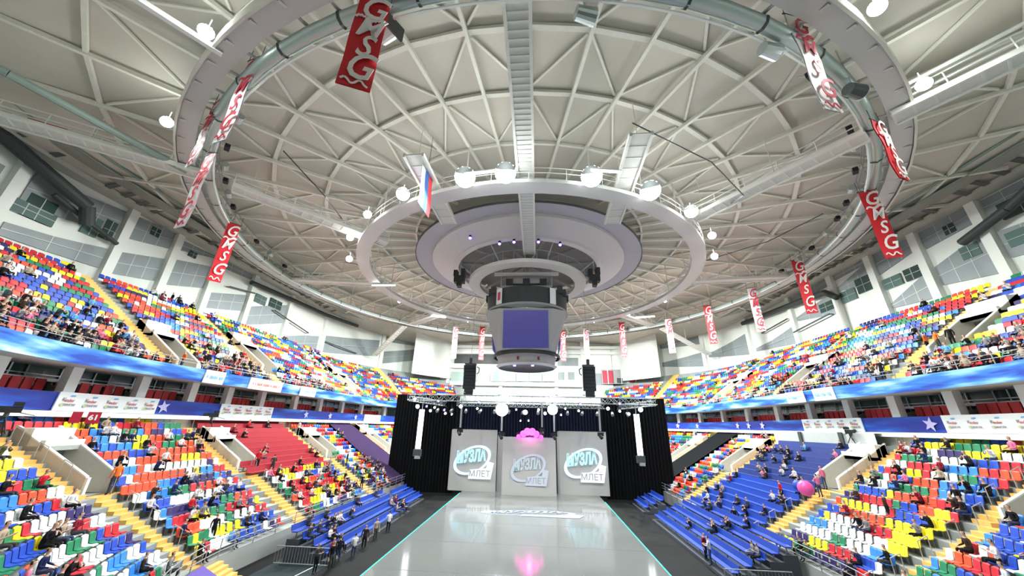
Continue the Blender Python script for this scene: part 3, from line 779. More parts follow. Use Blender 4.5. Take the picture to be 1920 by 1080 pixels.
MB().box((0, -2.4, 1.6), (5, 1.4, 1.0), mat('mid_grey2', (.42, .42, .42), .6)).obj('cabinet', root)
for k, (x, y) in enumerate([(-4.6, -2.5), (-4.2, -3.4), (4.3, -3.3), (4.8, -2.3), (5.3, 0), (-5.3, 0)]): MB().box((x, y, 0), (.7, .7, .9), sb_dark).obj('winch', root)

# ------------------------------------------------------------------ floodlights


def lamp_data(name, w_, col=(.96, 1, .97), r=.35):
    l = bpy.data.lights.new(name, 'SPOT'); l.energy = w_; l.color = col; l.shadow_soft_size = r; l.spot_size = math.radians(165); l.spot_blend = .35; return l


spill_ld = bpy.data.lights.new('flood_spill', 'POINT'); spill_ld.energy = SPILL_W; spill_ld.color = (.96, 1, .97); spill_ld.shadow_soft_size = .4


flood_ld = lamp_data('flood', LAMP_W, r=.45); far_ld = lamp_data('flood_far', LAMP_W * 4.5, r=.45)


def floodlight(p, label, group, big=1.0, ld=flood_ld):
    root = thing('floodlight', label, 'lamp', p, math.atan2(EYE.y - p[1], EYE.x - p[0]) + PI / 2, group); root.rotation_euler.x = .6
    MB().tube((0, .28, .05), (0, .05, 0), .22 * big, dark_steel, 12, .45 * big).obj('housing', root)
    MB().tube((0, .04, 0), (0, 0, 0), .44 * big, lamp_white, 16).obj('lens', root)
    MB().beam((0, .3, 0), (0, .3, .8), .06, .06, rail_grey).obj('bracket', root)
    l = bpy.data.objects.new('flood_light', ld); COL.objects.link(l); l.parent = root; l.location = (0, -.55 * big, -.15)
    out = Vector((p[0] - CX, p[1] - CY, 0)).normalized() * TILT; dv = (out + Vector((0, 0, -1))).normalized()
    l.rotation_mode = 'QUATERNION'; l.rotation_quaternion = root.rotation_euler.to_quaternion().inverted() @ dv.to_track_quat('-Z', 'Y')
    g = bpy.data.objects.new('flood_spill', spill_ld); COL.objects.link(g); g.parent = root; g.location = (0, -.6 * big, .1)
    return root


for k, (a, nm) in enumerate([(-159, 'low on the red-bench arc, just over another'), (-144.5, 'alone at the red-bench diagonal gangway'), (-130, 'small one above the red-bench gangway end'), (-116.3, 'medium one between flag and red-bench gangway'),
                             (-100.9, 'big glaring one beside the flag'), (-92.6, 'big glaring one just beside the long gangway'), (-75.5, 'big glaring one, blue-bench half of the top'), (-61.8, 'glaring one near the canopy edge'),
                             (-47.8, 'medium one at the blue-bench gangway end'), (-33.3, 'small upper one on the blue-bench arc'), (-20.0, 'small lower one on the blue-bench arc')]):
    floodlight(RP(23.2, a, 27.75), 'round floodlight on the lamp ring, ' + nm, 'floodlights on the lamp ring', 1.9 if k in (4, 5, 6, 7) else (1.3 if k in (3, 8) else .85))  # big lenses oversized: the glare is put into their shape
for k, a in enumerate([20, 40, 58, 75, 105, 122, 140, 160]):
    floodlight(RP(22.8, a, 27.9), 'small floodlight on the far half of the lamp ring, %s from the blue-bench side' % nth(k), 'floodlights on the far lamp ring', .6, far_ld)
fo = lamp_data('flood_outer', LAMP_W * .22, r=.35)
for p, nm in ((RP(37.9, -116.4, 29), 'at the big ring beside the white strut'), (RP(38, -60.8, 29), 'brightest one outside the big ring, blue-bench side'), (RP(37.9, -132, 29), 'small one outside the ring, red-bench side'), (RP(38, -48.8, 29), 'beside the bright white gangway rails')):
    floodlight(p, 'floodlight outside big ring, ' + nm, 'floodlights outside the big ring', .85, fo)
for k, (x, y, z, L, az) in enumerate([(-20.6, 44.5, 27.2, 3.4, 0), (-17.0, 60.5, 27.4, 2.6, 20), (20.0, 60.5, 27.4, 3.2, -20), (6.5, 22.2, 27.5, 2.4, 8), (-3.4, 22.0, 27.5, 2.4, -8)]):
    mb = MB(); x_ = Vector((math.cos(math.radians(az)), math.sin(math.radians(az)), 0)); c = Vector((x, y, z))
    mb.beam(c - x_ * L / 2, c + x_ * L / 2, .12, .12, lamp_soft); mb.beam(c - x_ * L / 2 + Vector((0, 0, .12)), c + x_ * L / 2 + Vector((0, 0, .12)), .2, .1, steel_grey)
    tag(mb.obj('strip_light'), 'bright white strip light on the lamp ring, %s' % ('by the square gangway', 'far red-bench arc', 'far blue-bench arc', 'between long gangway and blue-bench glare', 'between the two big glares')[k], 'lamp')
# small loudspeakers and moving lamps along the big ring
gl = MB().box((0, 0, .2), (.5, .5, .42), black_metal); 
for k, (a, kind) in enumerate([(-150, 0), (-146, 1), (-142, 0), (-138, 1), (-133, 0), (-126, 1), (-163, 0), (-169, 1), (-175, 0), (178, 1), (-58, 0), (-52, 1), (-46, 0), (-42, 1), (-36, 0), (-31, 1), (-27, 0), (-22, 0), (-17, 1), (-11, 0), (-6, 1), (0, 0), (6, 1)]):
    c = RP(34.4, a, 29.4); root = thing('ring_spotlight', 'small %s fixture on the big ring rail, %s counted round' % ('silver drum' if kind else 'dark boxy', nth(k)), 'lamp', c, math.radians(a + 90), 'small fixtures on the big ring rail')
    if kind: MB().tube((-.35, 0, 0), (.35, 0, .05), .28, galv, 12).obj('body', root)
    else: MB().box((0, 0, 0), (.6, .35, .35), black_metal).obj('body', root)
    MB().beam((0, 0, .1), (0, .6, .6), .05, .05, rail_grey).obj('bracket', root)
for p, nm, face in (((-6.6, 11.6, 28.0), 'silver horn loudspeaker with a dark square face beside the red banner', 1), ((3.6, 11.4, 28.2), 'silver drum fan hung beside the long gangway', 0), ((13.6, 13.6, 28.0), 'grey drum fan hung before the blue-bench half of the roof', 0), ((19.4, 15.8, 27.4), 'dark drum lamp below the big ring, blue-bench side', 0)):
    root = thing('roof_fan' if not face else 'horn_loudspeaker', nm, 'fan' if not face else 'loudspeaker', p, -.5 if face else .3)
    MB().tube((-.5, 0, 0), (.45, 0, 0), .34, galv if p[0] < 19 else dark_steel, 16, .42).obj('drum', root)
    (MB().box((.55, 0, 0), (.12, 1.0, .9), dark_steel) if face else MB().tube((.45, 0, 0), (.5, 0, 0), .43, steel_grey, 16)).obj('front_face', root)
    MB().beam((0, 0, .3), (0, 0, 3.4), .06, .06, rail_grey).obj('hanger', root)
# hanging dark cables in sagging loops
for k, pts in enumerate([[(8, 19.5, 29.5), (14, 21.5, 27.5), (18, 25, 27), (19, 30, 29)], [(-19.5, 21, 29.5), (-17.5, 24.5, 27.5), (-19.5, 31, 29)], [(29, 31, 29), (26, 35, 28.2), (20, 42, 28.5)]]):
    mb = MB(); ps = []
    for a, b in zip(pts, pts[1:]):
        for t in range(6): ps.append(Vector(a).lerp(Vector(b), t / 6))
    mb.path(ps, .05, dark_steel, 5)
    tag(mb.obj('hanging_cable'), 'thin dark cable slung under the roof, %s' % ('from the long gangway to the blue-bench side', 'above the red-bench diagonal gangway', 'beyond the blue-bench diagonal gangway')[k], 'cable')
# ------------------------------------------------------------------ hanging banners
b_red = mat('banner_red', (.62, .02, .03), .6); b_white = mat('banner_white', (.82, .80, .82), .6); b_txt_w = mat('banner_text_white', (.85, .80, .78), .6); b_txt_r = mat('banner_text_red', (.60, .05, .08), .6)
b_rose = mat('banner_rose', (.75, .30, .36), .6)


def hang_banner(top, L, wd, rz, red, label):
    root = thing('hanging_banner', label, 'banner', top, rz, 'long lettered banners hung from the big ring')
    mb = MB(); n = 8; zs = [-L * t / n for t in range(n + 1)]
    for y, rev in ((0, 0), (.05, 1)):
        for t in range(n):
            s0, s1 = .05 * math.sin(t * 1.3), .05 * math.sin((t + 1) * 1.3)
            q = [(-wd / 2, y + s0, zs[t]), (wd / 2, y + s0, zs[t]), (wd / 2, y + s1, zs[t + 1]), (-wd / 2, y + s1, zs[t + 1])]
            mb.poly(q[::-1] if not rev else q, b_red if red else b_white)
    mb.obj('cloth', root)
    MB().tube((-wd / 2 - .1, .02, .03), (wd / 2 + .1, .02, .03), .05, dark_steel, 8).obj('top_pole', root)
    tm = b_txt_w if red else b_txt_r
    for body, sz, z in (('G', 1.15 * wd, -.14 * L), ('M', .95 * wd, -.38 * L), ('S', 1.0 * wd, -.58 * L), ('G', 1.15 * wd, -.80 * L)):
        t = text_mesh(body, sz, tm, 'letter', root, ext=.01, shear=.30, bold=.012 * wd)
        t.matrix_local = Matrix.Translation((0, -.10, z)) @ Matrix.Rotation(PI / 2, 4, 'X') @ Matrix.Diagonal((1.0, 1.45, 1, 1))
    mb = MB(); z0 = -L * .28
    for k in range(10): mb.beam((-wd * .45 + k * wd * .1, -.08, z0 + .1 * math.sin(k)), (-wd * .45 + (k + 1) * wd * .1, -.08, z0 + .12 + .1 * math.sin(k + 1) + .02 * k), .03, .10, tm)
    mb.obj('flourish', root); mb = MB()
    for k in range(8): mb.beam((-wd * .4 + k * wd * .1, -.08, -L * .95 + .15 * math.sin(k * 1.4)), (-wd * .4 + (k + 1) * wd * .1, -.08, -L * .95 + .15 * math.sin((k + 1) * 1.4)), .03, .09, tm)
    mb.obj('flourish', root)
    MB().tube((-wd / 2, .02, .05), (-wd / 2, .02, 1.0), .02, dark_steel, 5).obj('cord', root)
    MB().tube((wd / 2, .02, .05), (wd / 2, .02, 1.0), .02, dark_steel, 5).obj('cord', root)


BN = [((440, 420), 411, 530, 1, 0, 34.4, 'red and white banner at the red-bench side, lowest of those against the wall'),
      ((855, 612), 850, 672, 0, 0, 33.0, 'pale washed-out banner to the red-bench side of the scoreboard, outer one'),
      ((905, 613), 900, 675, 1, 0, 33.0, 'rosy red banner close to the scoreboard, red-bench side'),
      ((1055, 620), 1056, 677, 1, 0, 33.0, 'rosy red banner close to the scoreboard, blue-bench side'),
      ((1098, 615), 1098, 672, 0, 0, 33.0, 'pale banner above the blue-bench side line array speaker'),
      ((1165, 605), 1170, 670, 1, 0, 33.0, 'red banner above the small red and grey score panel'),
      ((1252, 598), 1257, 662, 0, 0, 33.5, 'pale pink banner before the second bay past the score panel'),
      ((1325, 573), 1333, 645, 1, 0, 33.5, 'red banner beside the sloping pale boom, blue-bench side'),
      ((1408, 540), 1422, 622, 0, 0, 34.0, 'pale pink banner between two red ones, blue-bench side'),
      ((1493, 487), 1521, 588, 1, 0, 34.4, 'red and white banner in front of the bent black duct, blue-bench side'),
      ((1625, 358), 1665, 486, 1, 25, 35.0, 'red and white banner tall against the eaves, blue-bench side'),
      ((1643, 228), 1692, 338, 1, 74, 35.5, 'narrow red banner seen edge-on beside the big ring, blue-bench side'),
      ((1487, 30), 1565, 208, 0, 62, 35.8, 'long white banner with red letters, highest on the blue-bench side'),
      ((478, 110), 420, 270, 0, 66, 35.5, 'white banner with red letters nearest the strut, red-bench side'),
      ((410, 190), 365, 315, 0, 74, 35.3, 'narrow white banner seen edge-on, upper of two, red-bench side'),
      ((395, 290), 342, 428, 0, 68, 34.8, 'narrow white banner seen edge-on, lower of two, red-bench side'),
      ((705, 0), 655, 162, 1, 14, 36.0, 'big bright red banner with white script letters near the top edge')]
for (tp, bx, by, red, tw, r, lab) in BN:
    best = None                      # the point of the sight line that lies r metres from the axis of the ring
    for zi in range(260, 330):
        z = zi / 10; q = at_z(*tp, z); e = abs(math.hypot(q.x - CX, q.y - CY) - r)
        if best is None or e < best[0]: best = (e, q)
    q = best[1]
    if q.z > 29.4 and q.y > 40: pass
    d = ray(bx, by); hd = math.hypot(q.x - EYE.x, q.y - EYE.y); zb = EYE.z + d.z * hd / math.hypot(d.x, d.y)
    L = q.z - zb; face = math.atan2(q.y - EYE.y, q.x - EYE.x) - PI / 2
    if q.y < 40: face += math.radians(tw) * (1 if q.x > 0 else -1)
    hang_banner(q, L, 1.35 if bx == 655 else 1.08, face, red, lab)

fr = thing('hanging_flag', 'white, blue and red striped flag hung upright beside the glaring floodlights', 'flag', at_y(812, 320, 21.6) * 1.0)
fr.location = at_y(796, 290, 21.6)
fr.rotation_euler = (0, 0, math.radians(86))
for k, m_ in enumerate((mat('flag_white', (.82, .84, .85), .6), mat('flag_blue', (.05, .16, .50), .6), mat('flag_red', (.70, .05, .06), .6))):
    mb = MB(); x0, x1 = k * .75, (k + 1) * .75
    for t in range(6):
        z0, z1 = -t * .75, -(t + 1) * .75; w0, w1 = .06 * math.sin(t), .06 * math.sin(t + 1)
        A = [(x0, w0, z0), (x1, w0, z0), (x1, w1, z1), (x0, w1, z1)]; mb.poly(A, m_); mb.poly([(a, b + .03, c) for a, b, c in A[::-1]], m_)
    mb.obj('stripe_cloth', fr)
MB().tube((-.1, .02, .03), (2.35, .02, .03), .04, dark_steel, 6).obj('top_pole', fr)
MB().tube((1.1, .02, .03), (1.1, .02, 3), .02, dark_steel, 5).obj('cord', fr)

# ------------------------------------------------------------------ runway
run_m = mat('runway_white', (.165, .175, .17), .10, noise=.03, nscale=.2, spec=.4)
root = thing('runway', 'long glossy white show runway edged with a turquoise light line', 'stage', (0, 0, 0))
MB().hexa([(-9.3, 8, .05), (9.3, 8, .05), (9.3, 55.3, .05), (-9.3, 55.3, .05), (-9.3, 8, .6), (9.3, 8, .6), (9.3, 55.3, .6), (-9.3, 55.3, .6)], run_m).obj('deck', root)
for sx in (-1, 1): MB().beam((sx * 9.36, 8, .57), (sx * 9.36, 50.5 if sx > 0 else 53, .57), .05, .06, led_cyan).obj('edge_light', root)
for x in (-3.9, 3.9): MB().beam((x, 8, .603), (x, 55, .603), .03, .004, mat('seam', (.11, .115, .112), .3)).obj('seam', root)
for y in (14, 20, 26, 32, 38, 44, 50): MB().beam((-9.3, y, .603), (9.3, y, .603), .025, .004, MATS['seam']).obj('seam', root)
for sx in (-1, 1):
    mb = MB().hexa([(sx * 9.45, 10, 0), (sx * 12.6, 10, 0), (sx * 12.6, 52, 0), (sx * 9.45, 52, 0), (sx * 9.45, 10, .32), (sx * 12.6, 10, .32), (sx * 12.6, 52, .32), (sx * 9.45, 52, .32)], black_floor)
    tag(mb.obj('black_walkway'), 'low black walkway beside the white runway, ' + SIDES[sx], 'walkway')
mb = MB().poly([(-16.8, 20, .03), (-12.8, 20, .03), (-12.8, 28.8, .03), (-16.8, 28.8, .03)], mat('teal_floor', (.02, .032, .036), .7, spec=.15)); mb.beam((-14.8, 20, .04), (-13.6, 28.6, .04), .07, .01, white_paint)
tag(mb.obj('floor_mat'), 'grey-green floor covering with a white line beside the runway', 'mat')

# ------------------------------------------------------------------ stage back
sgrey = mat('stage_screen', (.52, .515, .50), .8, spec=.2)
logo_a = mat('logo_light', (.75, .85, .95), .6, emit=.55, ecol=(.68, .82, 1)); logo_b = mat('logo_cyan', (.5, .85, .95), .6, emit=.50, ecol=(.50, .86, 1)); logo_c = mat('logo_white', (.85, .88, .9), .6, emit=.55, ecol=(.9, .9, .95))  # projected light, put in as faintly emitting flat logo shapes
logo_f = mat('logo_floor', (.22, .25, .30), .3, emit=.30, ecol=(.6, .7, 1)); logo_dim = mat('logo_dim', (.55, .60, .68), .7, emit=.12, ecol=(.6, .7, 1)); logo_dim2 = mat('logo_dim_cyan', (.52, .62, .66), .7, emit=.12, ecol=(.5, .8, 1))


def logo(root, M4, W, ma, mb_, mc):
    """ellipse ring with slanting capitals and a lower block; M4 maps x right, y up, z outwards"""
    r = MB(); n = 40
    for k in range(n):
        q = []
        for a in (2 * PI * k / n, 2 * PI * (k + 1) / n):
            for s in (1.0, .84):
                x, y = .50 * W * s * math.cos(a), .30 * W * s * math.sin(a); c, d = math.cos(.42), math.sin(.42)
                q.append((x * c - y * d, x * d + y * c, .02))
        r.poly([q[0], q[2], q[3], q[1]], ma)
    o = r.obj('logo_ring', root); o.matrix_local = M4
    o = text_mesh('МУЗЛА', .235 * W, mb_, 'logo_lettering', root, ext=.003, shear=.25, bold=.012 * W); o.matrix_local = M4 @ Matrix.Translation((-.05 * W, .07 * W, .035)) @ Matrix.Rotation(.10, 4, 'Z') @ Matrix.Diagonal((.90, 1.5, 1, 1))
    r = MB(); r.poly([(-.08 * W, -.42 * W, .04), (.48 * W, -.42 * W, .04), (.55 * W, -.06 * W, .04), (.40 * W, -.02 * W, .04), (.36 * W, -.18 * W, .04), (-.06 * W, -.22 * W, .04)], mc)
    o = r.obj('logo_block', root); o.matrix_local = M4
    o = text_mesh('МЛЕТ', .19 * W, mat('logo_letter_grey', (.42, .42, .44), .7), 'logo_lettering', root, ext=.003, bold=.01); o.matrix_local = M4 @ Matrix.Translation((.2 * W, -.31 * W, .05))


RX = Matrix.Rotation(PI / 2, 4, 'X')
for nm, x0, x1, zt, y, dim in (('tall grey projection screen with a glowing logo, red-bench side of the stage', -11.3, -4.75, 8.4, 54.6, 0),
                               ('tall grey projection screen with a glowing logo, blue-bench side of the stage', 4.1, 10.75, 8.5, 54.6, 0),
                               ('middle grey projection screen with a faint logo, under the pink light', -3.75, 3.55, 7.6, 52.9, 1)):
    root = thing('stage_screen', nm, 'screen', ((x0 + x1) / 2, y, .6), 0)
    wd = x1 - x0; H = zt - .6
    mb = MB(); n = 8
    for t in range(n):
        u0, u1 = t / n, (t + 1) / n; f = lambda u: -.35 * (1 - (2 * u - 1) ** 2) * (1 if dim else .3)
        a, b = -wd / 2 + wd * u0, -wd / 2 + wd * u1
        mb.hexa([(a, f(u0), 0), (b, f(u1), 0), (b, f(u1) + .1, 0), (a, f(u0) + .1, 0), (a, f(u0), H), (b, f(u1), H), (b, f(u1) + .1, H), (a, f(u0) + .1, H)], sgrey)
    mb.obj('screen_surface', root)
    M4 = Matrix.Translation((-.1, -.42, H * (.50 if not dim else .47))) @ RX
    logo(root, M4, 5.6 if not dim else 5.0, *((logo_a, logo_b, logo_c) if not dim else (logo_dim, logo_dim2, logo_dim)))
    if not dim:
        MB().beam((-wd / 2 - .1, .2, 0), (-wd / 2 - .1, .2, H), .1, .15, sgrey).obj('edge_post', root)
    MB().beam((-wd / 2, 0, H + .03), (wd / 2, 0, H + .03), .12, .08, rail_grey).obj('top_bar', root)
for sx in (-1, 1):
    mb = MB().box((sx * 4.25, 55.2, 4.2), (.9, .2, 7.2), mat('side_panel', (.40, .39, .40), .8))
    tag(mb.obj('narrow_panel'), 'narrow grey panel between middle and outer screen, ' + SIDES[sx], 'panel')
root = thing('floor_projection', 'flattened glowing logo projected across the runway before the screens', 'projection', (.1, 42.8, .61))  # light thrown on the deck, laid there as emitting shapes
logo(root, Matrix.Translation((0, 0, 0)) @ Matrix.Diagonal((1.0, .36, 1, 1)) @ Matrix.Translation((0, 0, -.015)), 10.6, logo_f, logo_f, logo_f)

root = thing('pink_stage_light', 'glowing pink lobed light fixture above the middle screen', 'lamp', (0.0, 52.6, 8.0))
mb = MB()
for k, (x, h, r) in enumerate(((-.95, .25, .55), (-.35, .55, .62), (.35, .55, .62), (.95, .25, .55), (-1.6, -.15, .42), (1.6, -.15, .42))):
    mb.tube((x, .1, h - .2), (x * .9, -.05, h - .15), r * .8, led_pink, 14)
mb.obj('glowing_lobe', root)
MB().box((0, .3, 0), (3.8, .3, .5), black_metal).obj('housing', root)
l = bpy.data.lights.new('pink', 'POINT'); l.energy = 120; l.color = (1, .1, .6); l.shadow_soft_size = .3; lo = bpy.data.objects.new('pink_light', l); COL.objects.link(lo); lo.location = (0, 51.9, 7.9)


def curtain(name, pts, z0, z1, label, m, amp=.12, wl=.45):
    mb = MB(); ps = []
    tot = 0
    for a, b in zip(pts, pts[1:]):
        a = Vector(a); b = Vector(b); L = (b - a).length; n = int(L / wl * 2); d = (b - a) / L; x = Vector((-d.y, d.x))
        for t in range(n + 1): ps.append(a + d * L * t / n + x * amp * (1 if t % 2 else -1))
    for off in (0, .06):
        for a, b in zip(ps, ps[1:]):
            q = [(a.x, a.y + off, z0), (b.x, b.y + off, z0), (b.x, b.y + off, z1), (a.x, a.y + off, z1)]
            mb.poly(q, m)
    return tag(mb.obj(name), label, 'curtain')


curtain('stage_curtain', [(-20.9, 56.2), (-11.0, 56.2)], 0, 13.35, 'black pleated stage drape beside the screens, red-bench side', black_cloth)
curtain('stage_curtain', [(10.6, 56.2), (20.0, 56.2)], 0, 13.4, 'black pleated stage drape beside the screens, blue-bench side', black_cloth)
curtain('stage_curtain', [(-12.0, 58.0), (11.6, 58.0)], 0, 12.3, 'dark blue-black backdrop behind the screens', mat('navy_cloth', (.012, .016, .035), .9, spec=.1))
# black covered stand sections
for sd, v0, v1, vb0, vb1 in ((-1, 54.6, 61.0, 51.8, 60.6), (1, 57.6, 64.0, 57.2, 64.0)):
    mb = MB(); n = 6; m_ = purple_cloth if sd < 0 else black_cloth
    for i in range(17):
        h, z = LOW[i]; h2, z2 = (LOW[i + 1] if i < 16 else (h + .74, z + .43))
        for t in range(n):
            f = lambda i_: (vb0 + (v0 - vb0) * i_ / 17, vb1 + (v1 - vb1) * i_ / 17)
            a0, b0 = f(i); a1, b1 = f(i + 1)
            q = [P(h, sd, a0 + (b0 - a0) * t / n, z + .5), P(h, sd, a0 + (b0 - a0) * (t + 1) / n, z + .5), P(h2, sd, a1 + (b1 - a1) * (t + 1) / n, z2 + .5), P(h2, sd, a1 + (b1 - a1) * t / n, z2 + .5)]
            mb.poly(q, m_)
    h, z = LOW[0]; mb.poly([P(h, sd, vb0, z), P(h, sd, vb1, z), P(h, sd, vb1, z + .5), P(h, sd, vb0, z + .5)], m_)
    tag(mb.obj('seat_cover'), 'black cloth pulled over a whole block of seats, ' + SIDES[sd], 'cover')

# lattice trusses


def truss(p, q, s, label, m=galv, name='lattice_truss', group=None, pitch=None):
    p = Vector(p); q = Vector(q); d = (q - p).normalized(); L = (q - p).length; up = Vector((0, 0, 1)) if abs(d.z) < .9 else Vector((0, 1, 0))
    x = d.cross(up).normalized(); u = x.cross(d); root = thing(name, label, 'truss', p, 0, group)
    cs = [(-1, -1), (1, -1), (1, 1), (-1, 1)]; off = lambda c: (x * c[0] + u * c[1]) * s / 2
    for c in cs: MB().tube(off(c), d * L + off(c), .045, m, 6).obj('chord', root)
    mb = MB(); n = max(2, int(L / (pitch or s)))
    for k in range(n):
        for i in range(4):
            a, b = cs[i], cs[(i + 1) % 4]
            if k % 2: a, b = b, a
            mb.tube(d * (L * k / n) + off(a), d * (L * (k + 1) / n) + off(b), .025, m, 4, cap=False)
            mb.tube(d * (L * k / n) + off(a), d * (L * k / n) + off(b), .02, m, 4, cap=False)
    mb.obj('lacing', root); return root


truss((-16.2, 48, 12.35), (16.2, 48, 12.35), .75, 'long front lattice truss of the stage, above the lamps')
truss((-10.5, 52.5, 11.9), (10.5, 52.5, 11.9), .6, 'rear lattice truss of the stage, behind the lamps')
truss((-16, 48.4, 12.2), (-13.2, 56, 12.0), .6, 'slanting side truss of the stage, red-bench side')
truss((16, 48.4, 12.2), (13.2, 56, 12.0), .6, 'slanting side truss of the stage, blue-bench side')
for sx, px0 in ((-1, -14.1), (1, 13.5)):
    root = thing('tube_light', 'pair of upright glowing white tubes hanging from the truss end, ' + SIDES[sx], 'lamp', (px0, 47.8, 5.3))
    for dx in (-.2, .22): MB().tube((dx, 0, .8), (dx + sx * .0, 0, 5.5), .13, tube_white, 10).obj('glowing_tube', root)
    MB().box((0, 0, .35), (.95, .6, .8), dark_steel).obj('base_clamp', root); MB().box((.1, -.1, -.15), (.6, .5, .35), rail_grey).obj('base_foot', root)
    MB().tube((0, .1, .6), (0, .1, 6.9), .05, rail_grey, 6).obj('support_pole', root)
for k, (x, zb, y) in enumerate(((-9.6, 8.3, 51.5), (-3.75, 8.0, 50.5), (3.3, 8.1, 50.5), (9.5, 8.3, 51.5), (1.7, 8.6, 52.2))):
    root = thing('moving_head_lamp', 'dark moving-head lamp on a drop pole above the screens, %s from the red-bench side' % nth([0, 1, 3, 4, 2][k]), 'lamp', (x, y, zb), 0, 'moving-head lamps on drop poles')
    MB().beam((0, 0, .4), (0, 0, 3.6), .22, .22, rail_grey).obj('drop_pole', root)
    MB().box((0, 0, 0), (.75, .5, .45), black_metal).obj('yoke', root); MB().tube((-.1, -.2, -.2), (.1, -.45, -.5), .22, black_metal, 10).obj('head', root)
for sx, x in ((-1, -8.4), (1, 8.15)):
    root = thing('line_array', 'tall hanging black line array loudspeaker above the truss, ' + SIDES[sx], 'loudspeaker', (x, 50, 12.8))
    for k in range(9):
        w_ = 1.75 if k > 1 else 1.25; o = MB().hexa([(-w_ / 2, -.5, 0), (w_ / 2, -.5, 0), (w_ / 2 - .15, .5, 0), (-w_ / 2 + .15, .5, 0), (-w_ / 2, -.5, .44), (w_ / 2, -.5, .44), (w_ / 2 - .15, .5, .44), (-w_ / 2 + .15, .5, .44)], mat('speaker_black', (.02, .026, .032), .6)).obj('cabinet', root)
        o.location = (0, -.05 * (k - 4) ** 2 * .3 + .1, .46 * k); o.rotation_euler = (.02 * (4 - k), 0, 0)
    MB().box((0, 0, 4.35), (1.6, .9, .15), dark_steel).obj('top_frame', root)
    MB().path([(sx * -.9, 0, 4.0), (sx * -1.25, 0, 3.8), (sx * -1.2, 0, 3.2), (sx * -.9, 0, 3.0)], .07, black_metal, 6).obj('cable_loop', root)
    MB().box((0, 0, 4.8), (.4, .4, .8), dark_steel).obj('hoist', root)
    MB().tube((0, 0, 4.5), (0, 0, 17), .03, rail_grey, 5).obj('chain', root)

sp = bpy.data.lights.new('stage_flood', 'SPOT'); sp.energy = 3500; sp.color = (.85, .9, 1); sp.spot_size = 2.0; sp.spot_blend = .6; sp.shadow_soft_size = .2
for k, (px, py, r) in enumerate([(941, 768, .8), (1036, 768, .62), (783, 762, .3), (778, 748, .22), (864, 762, .26), (985, 773, .34), (1201, 768, .34), (1140, 766, .24), (807, 770, .2), (835, 775, .16), (847, 777, .1), (895, 766, .16),
                                 (968, 768, .12), (1010, 768, .16), (1022, 775, .22), (1052, 778, .12), (1085, 770, .15), (1162, 771, .16), (1179, 776, .2), (902, 769, .1), (815, 764, .15), (976, 789, .08), (991, 789, .08), (1060, 766, .12)]):
    c = at_y(px, py, 47.3)
    root = thing('stage_lamp', 'lit white stage lamp, %s' % ('biggest glare, red-bench half' if k == 0 else 'second big glare, blue-bench half' if k == 1 else '%s metres from the middle towards the %s, %s' % (('%.1f' % abs(c.x)).replace('.', ' point '), SIDES[-1 if c.x < 0 else 1], 'low' if py > 772 else 'high')), 'lamp', c, 0, 'lit lamps on the stage truss')
    MB().tube((0, 0, 0), (0, -.06, -.02), r * (1 if k < 2 else .8), stage_white if k < 2 else stage_small, 16).obj('lens', root)
    MB().tube((0, .35, .1), (0, 0, 0), max(.12, r * .5), black_metal, 10, max(.15, r)).obj('housing', root)
    MB().beam((0, .3, .1), (0, .3, .9), .05, .05, black_metal).obj('bracket', root)
for k, x in enumerate((-3.4, 2.9)):
    lo = bpy.data.objects.new('stage_flood', sp); COL.objects.link(lo); lo.location = (x, 46.6, 10.9); lo.rotation_euler = (math.radians(62), 0, math.radians(180 - 10 * (1 if x < 0 else -1)))
for k, (px, py) in enumerate([(822, 752), (833, 769), (898, 754), (1088, 758), (1162, 757), (800, 762)]):
    c = at_y(px, py, 47.6); mb = MB(); mb.tube((0, .2, .1), (0, 0, 0), .14, black_metal, 8); mb.tube((0, 0, 0), (0, -.05, 0), .13, led_blue, 10); o = mb.obj('blue_stage_lamp'); o.location = c
    tag(o, 'small blue-violet lamp in the front truss, %s from the red-bench end' % nth([1, 2, 3, 4, 5, 0][k]), 'lamp', 'blue lamps in the stage truss')
for k in range(14):
    x = -13.2 + k * 2.05; root = thing('unlit_lamp', 'unlit dark stage lantern under the rear truss, %s from the red-bench end' % nth(k), 'lamp', (x, 52.2, 11.0), random.uniform(-.4, .4), 'unlit lanterns on the rear truss')
    MB().tube((0, .2, .1), (0, -.3, -.25), .16, mat('lantern_grey', (.22, .23, .24), .5), 8, .22).obj('body', root); MB().beam((0, 0, .1), (0, 0, .7), .05, .05, black_metal).obj('bracket', root)

# ------------------------------------------------------------------ far end: glazed lounge facade
FY = 94.0


def frect(x0, y0, x1, y1, m, mb=None, yy=FY, t=.2):
    a = at_y(x0, (y0 + y1) / 2, yy); b = at_y(x1, (y0 + y1) / 2, yy); c = at_y((x0 + x1) / 2, y0, yy); d = at_y((x0 + x1) / 2, y1, yy)
    mb = mb or MB(); mb.box(((a.x + b.x) / 2, yy, (c.z + d.z) / 2), (abs(b.x - a.x), t, abs(c.z - d.z)), m); return mb


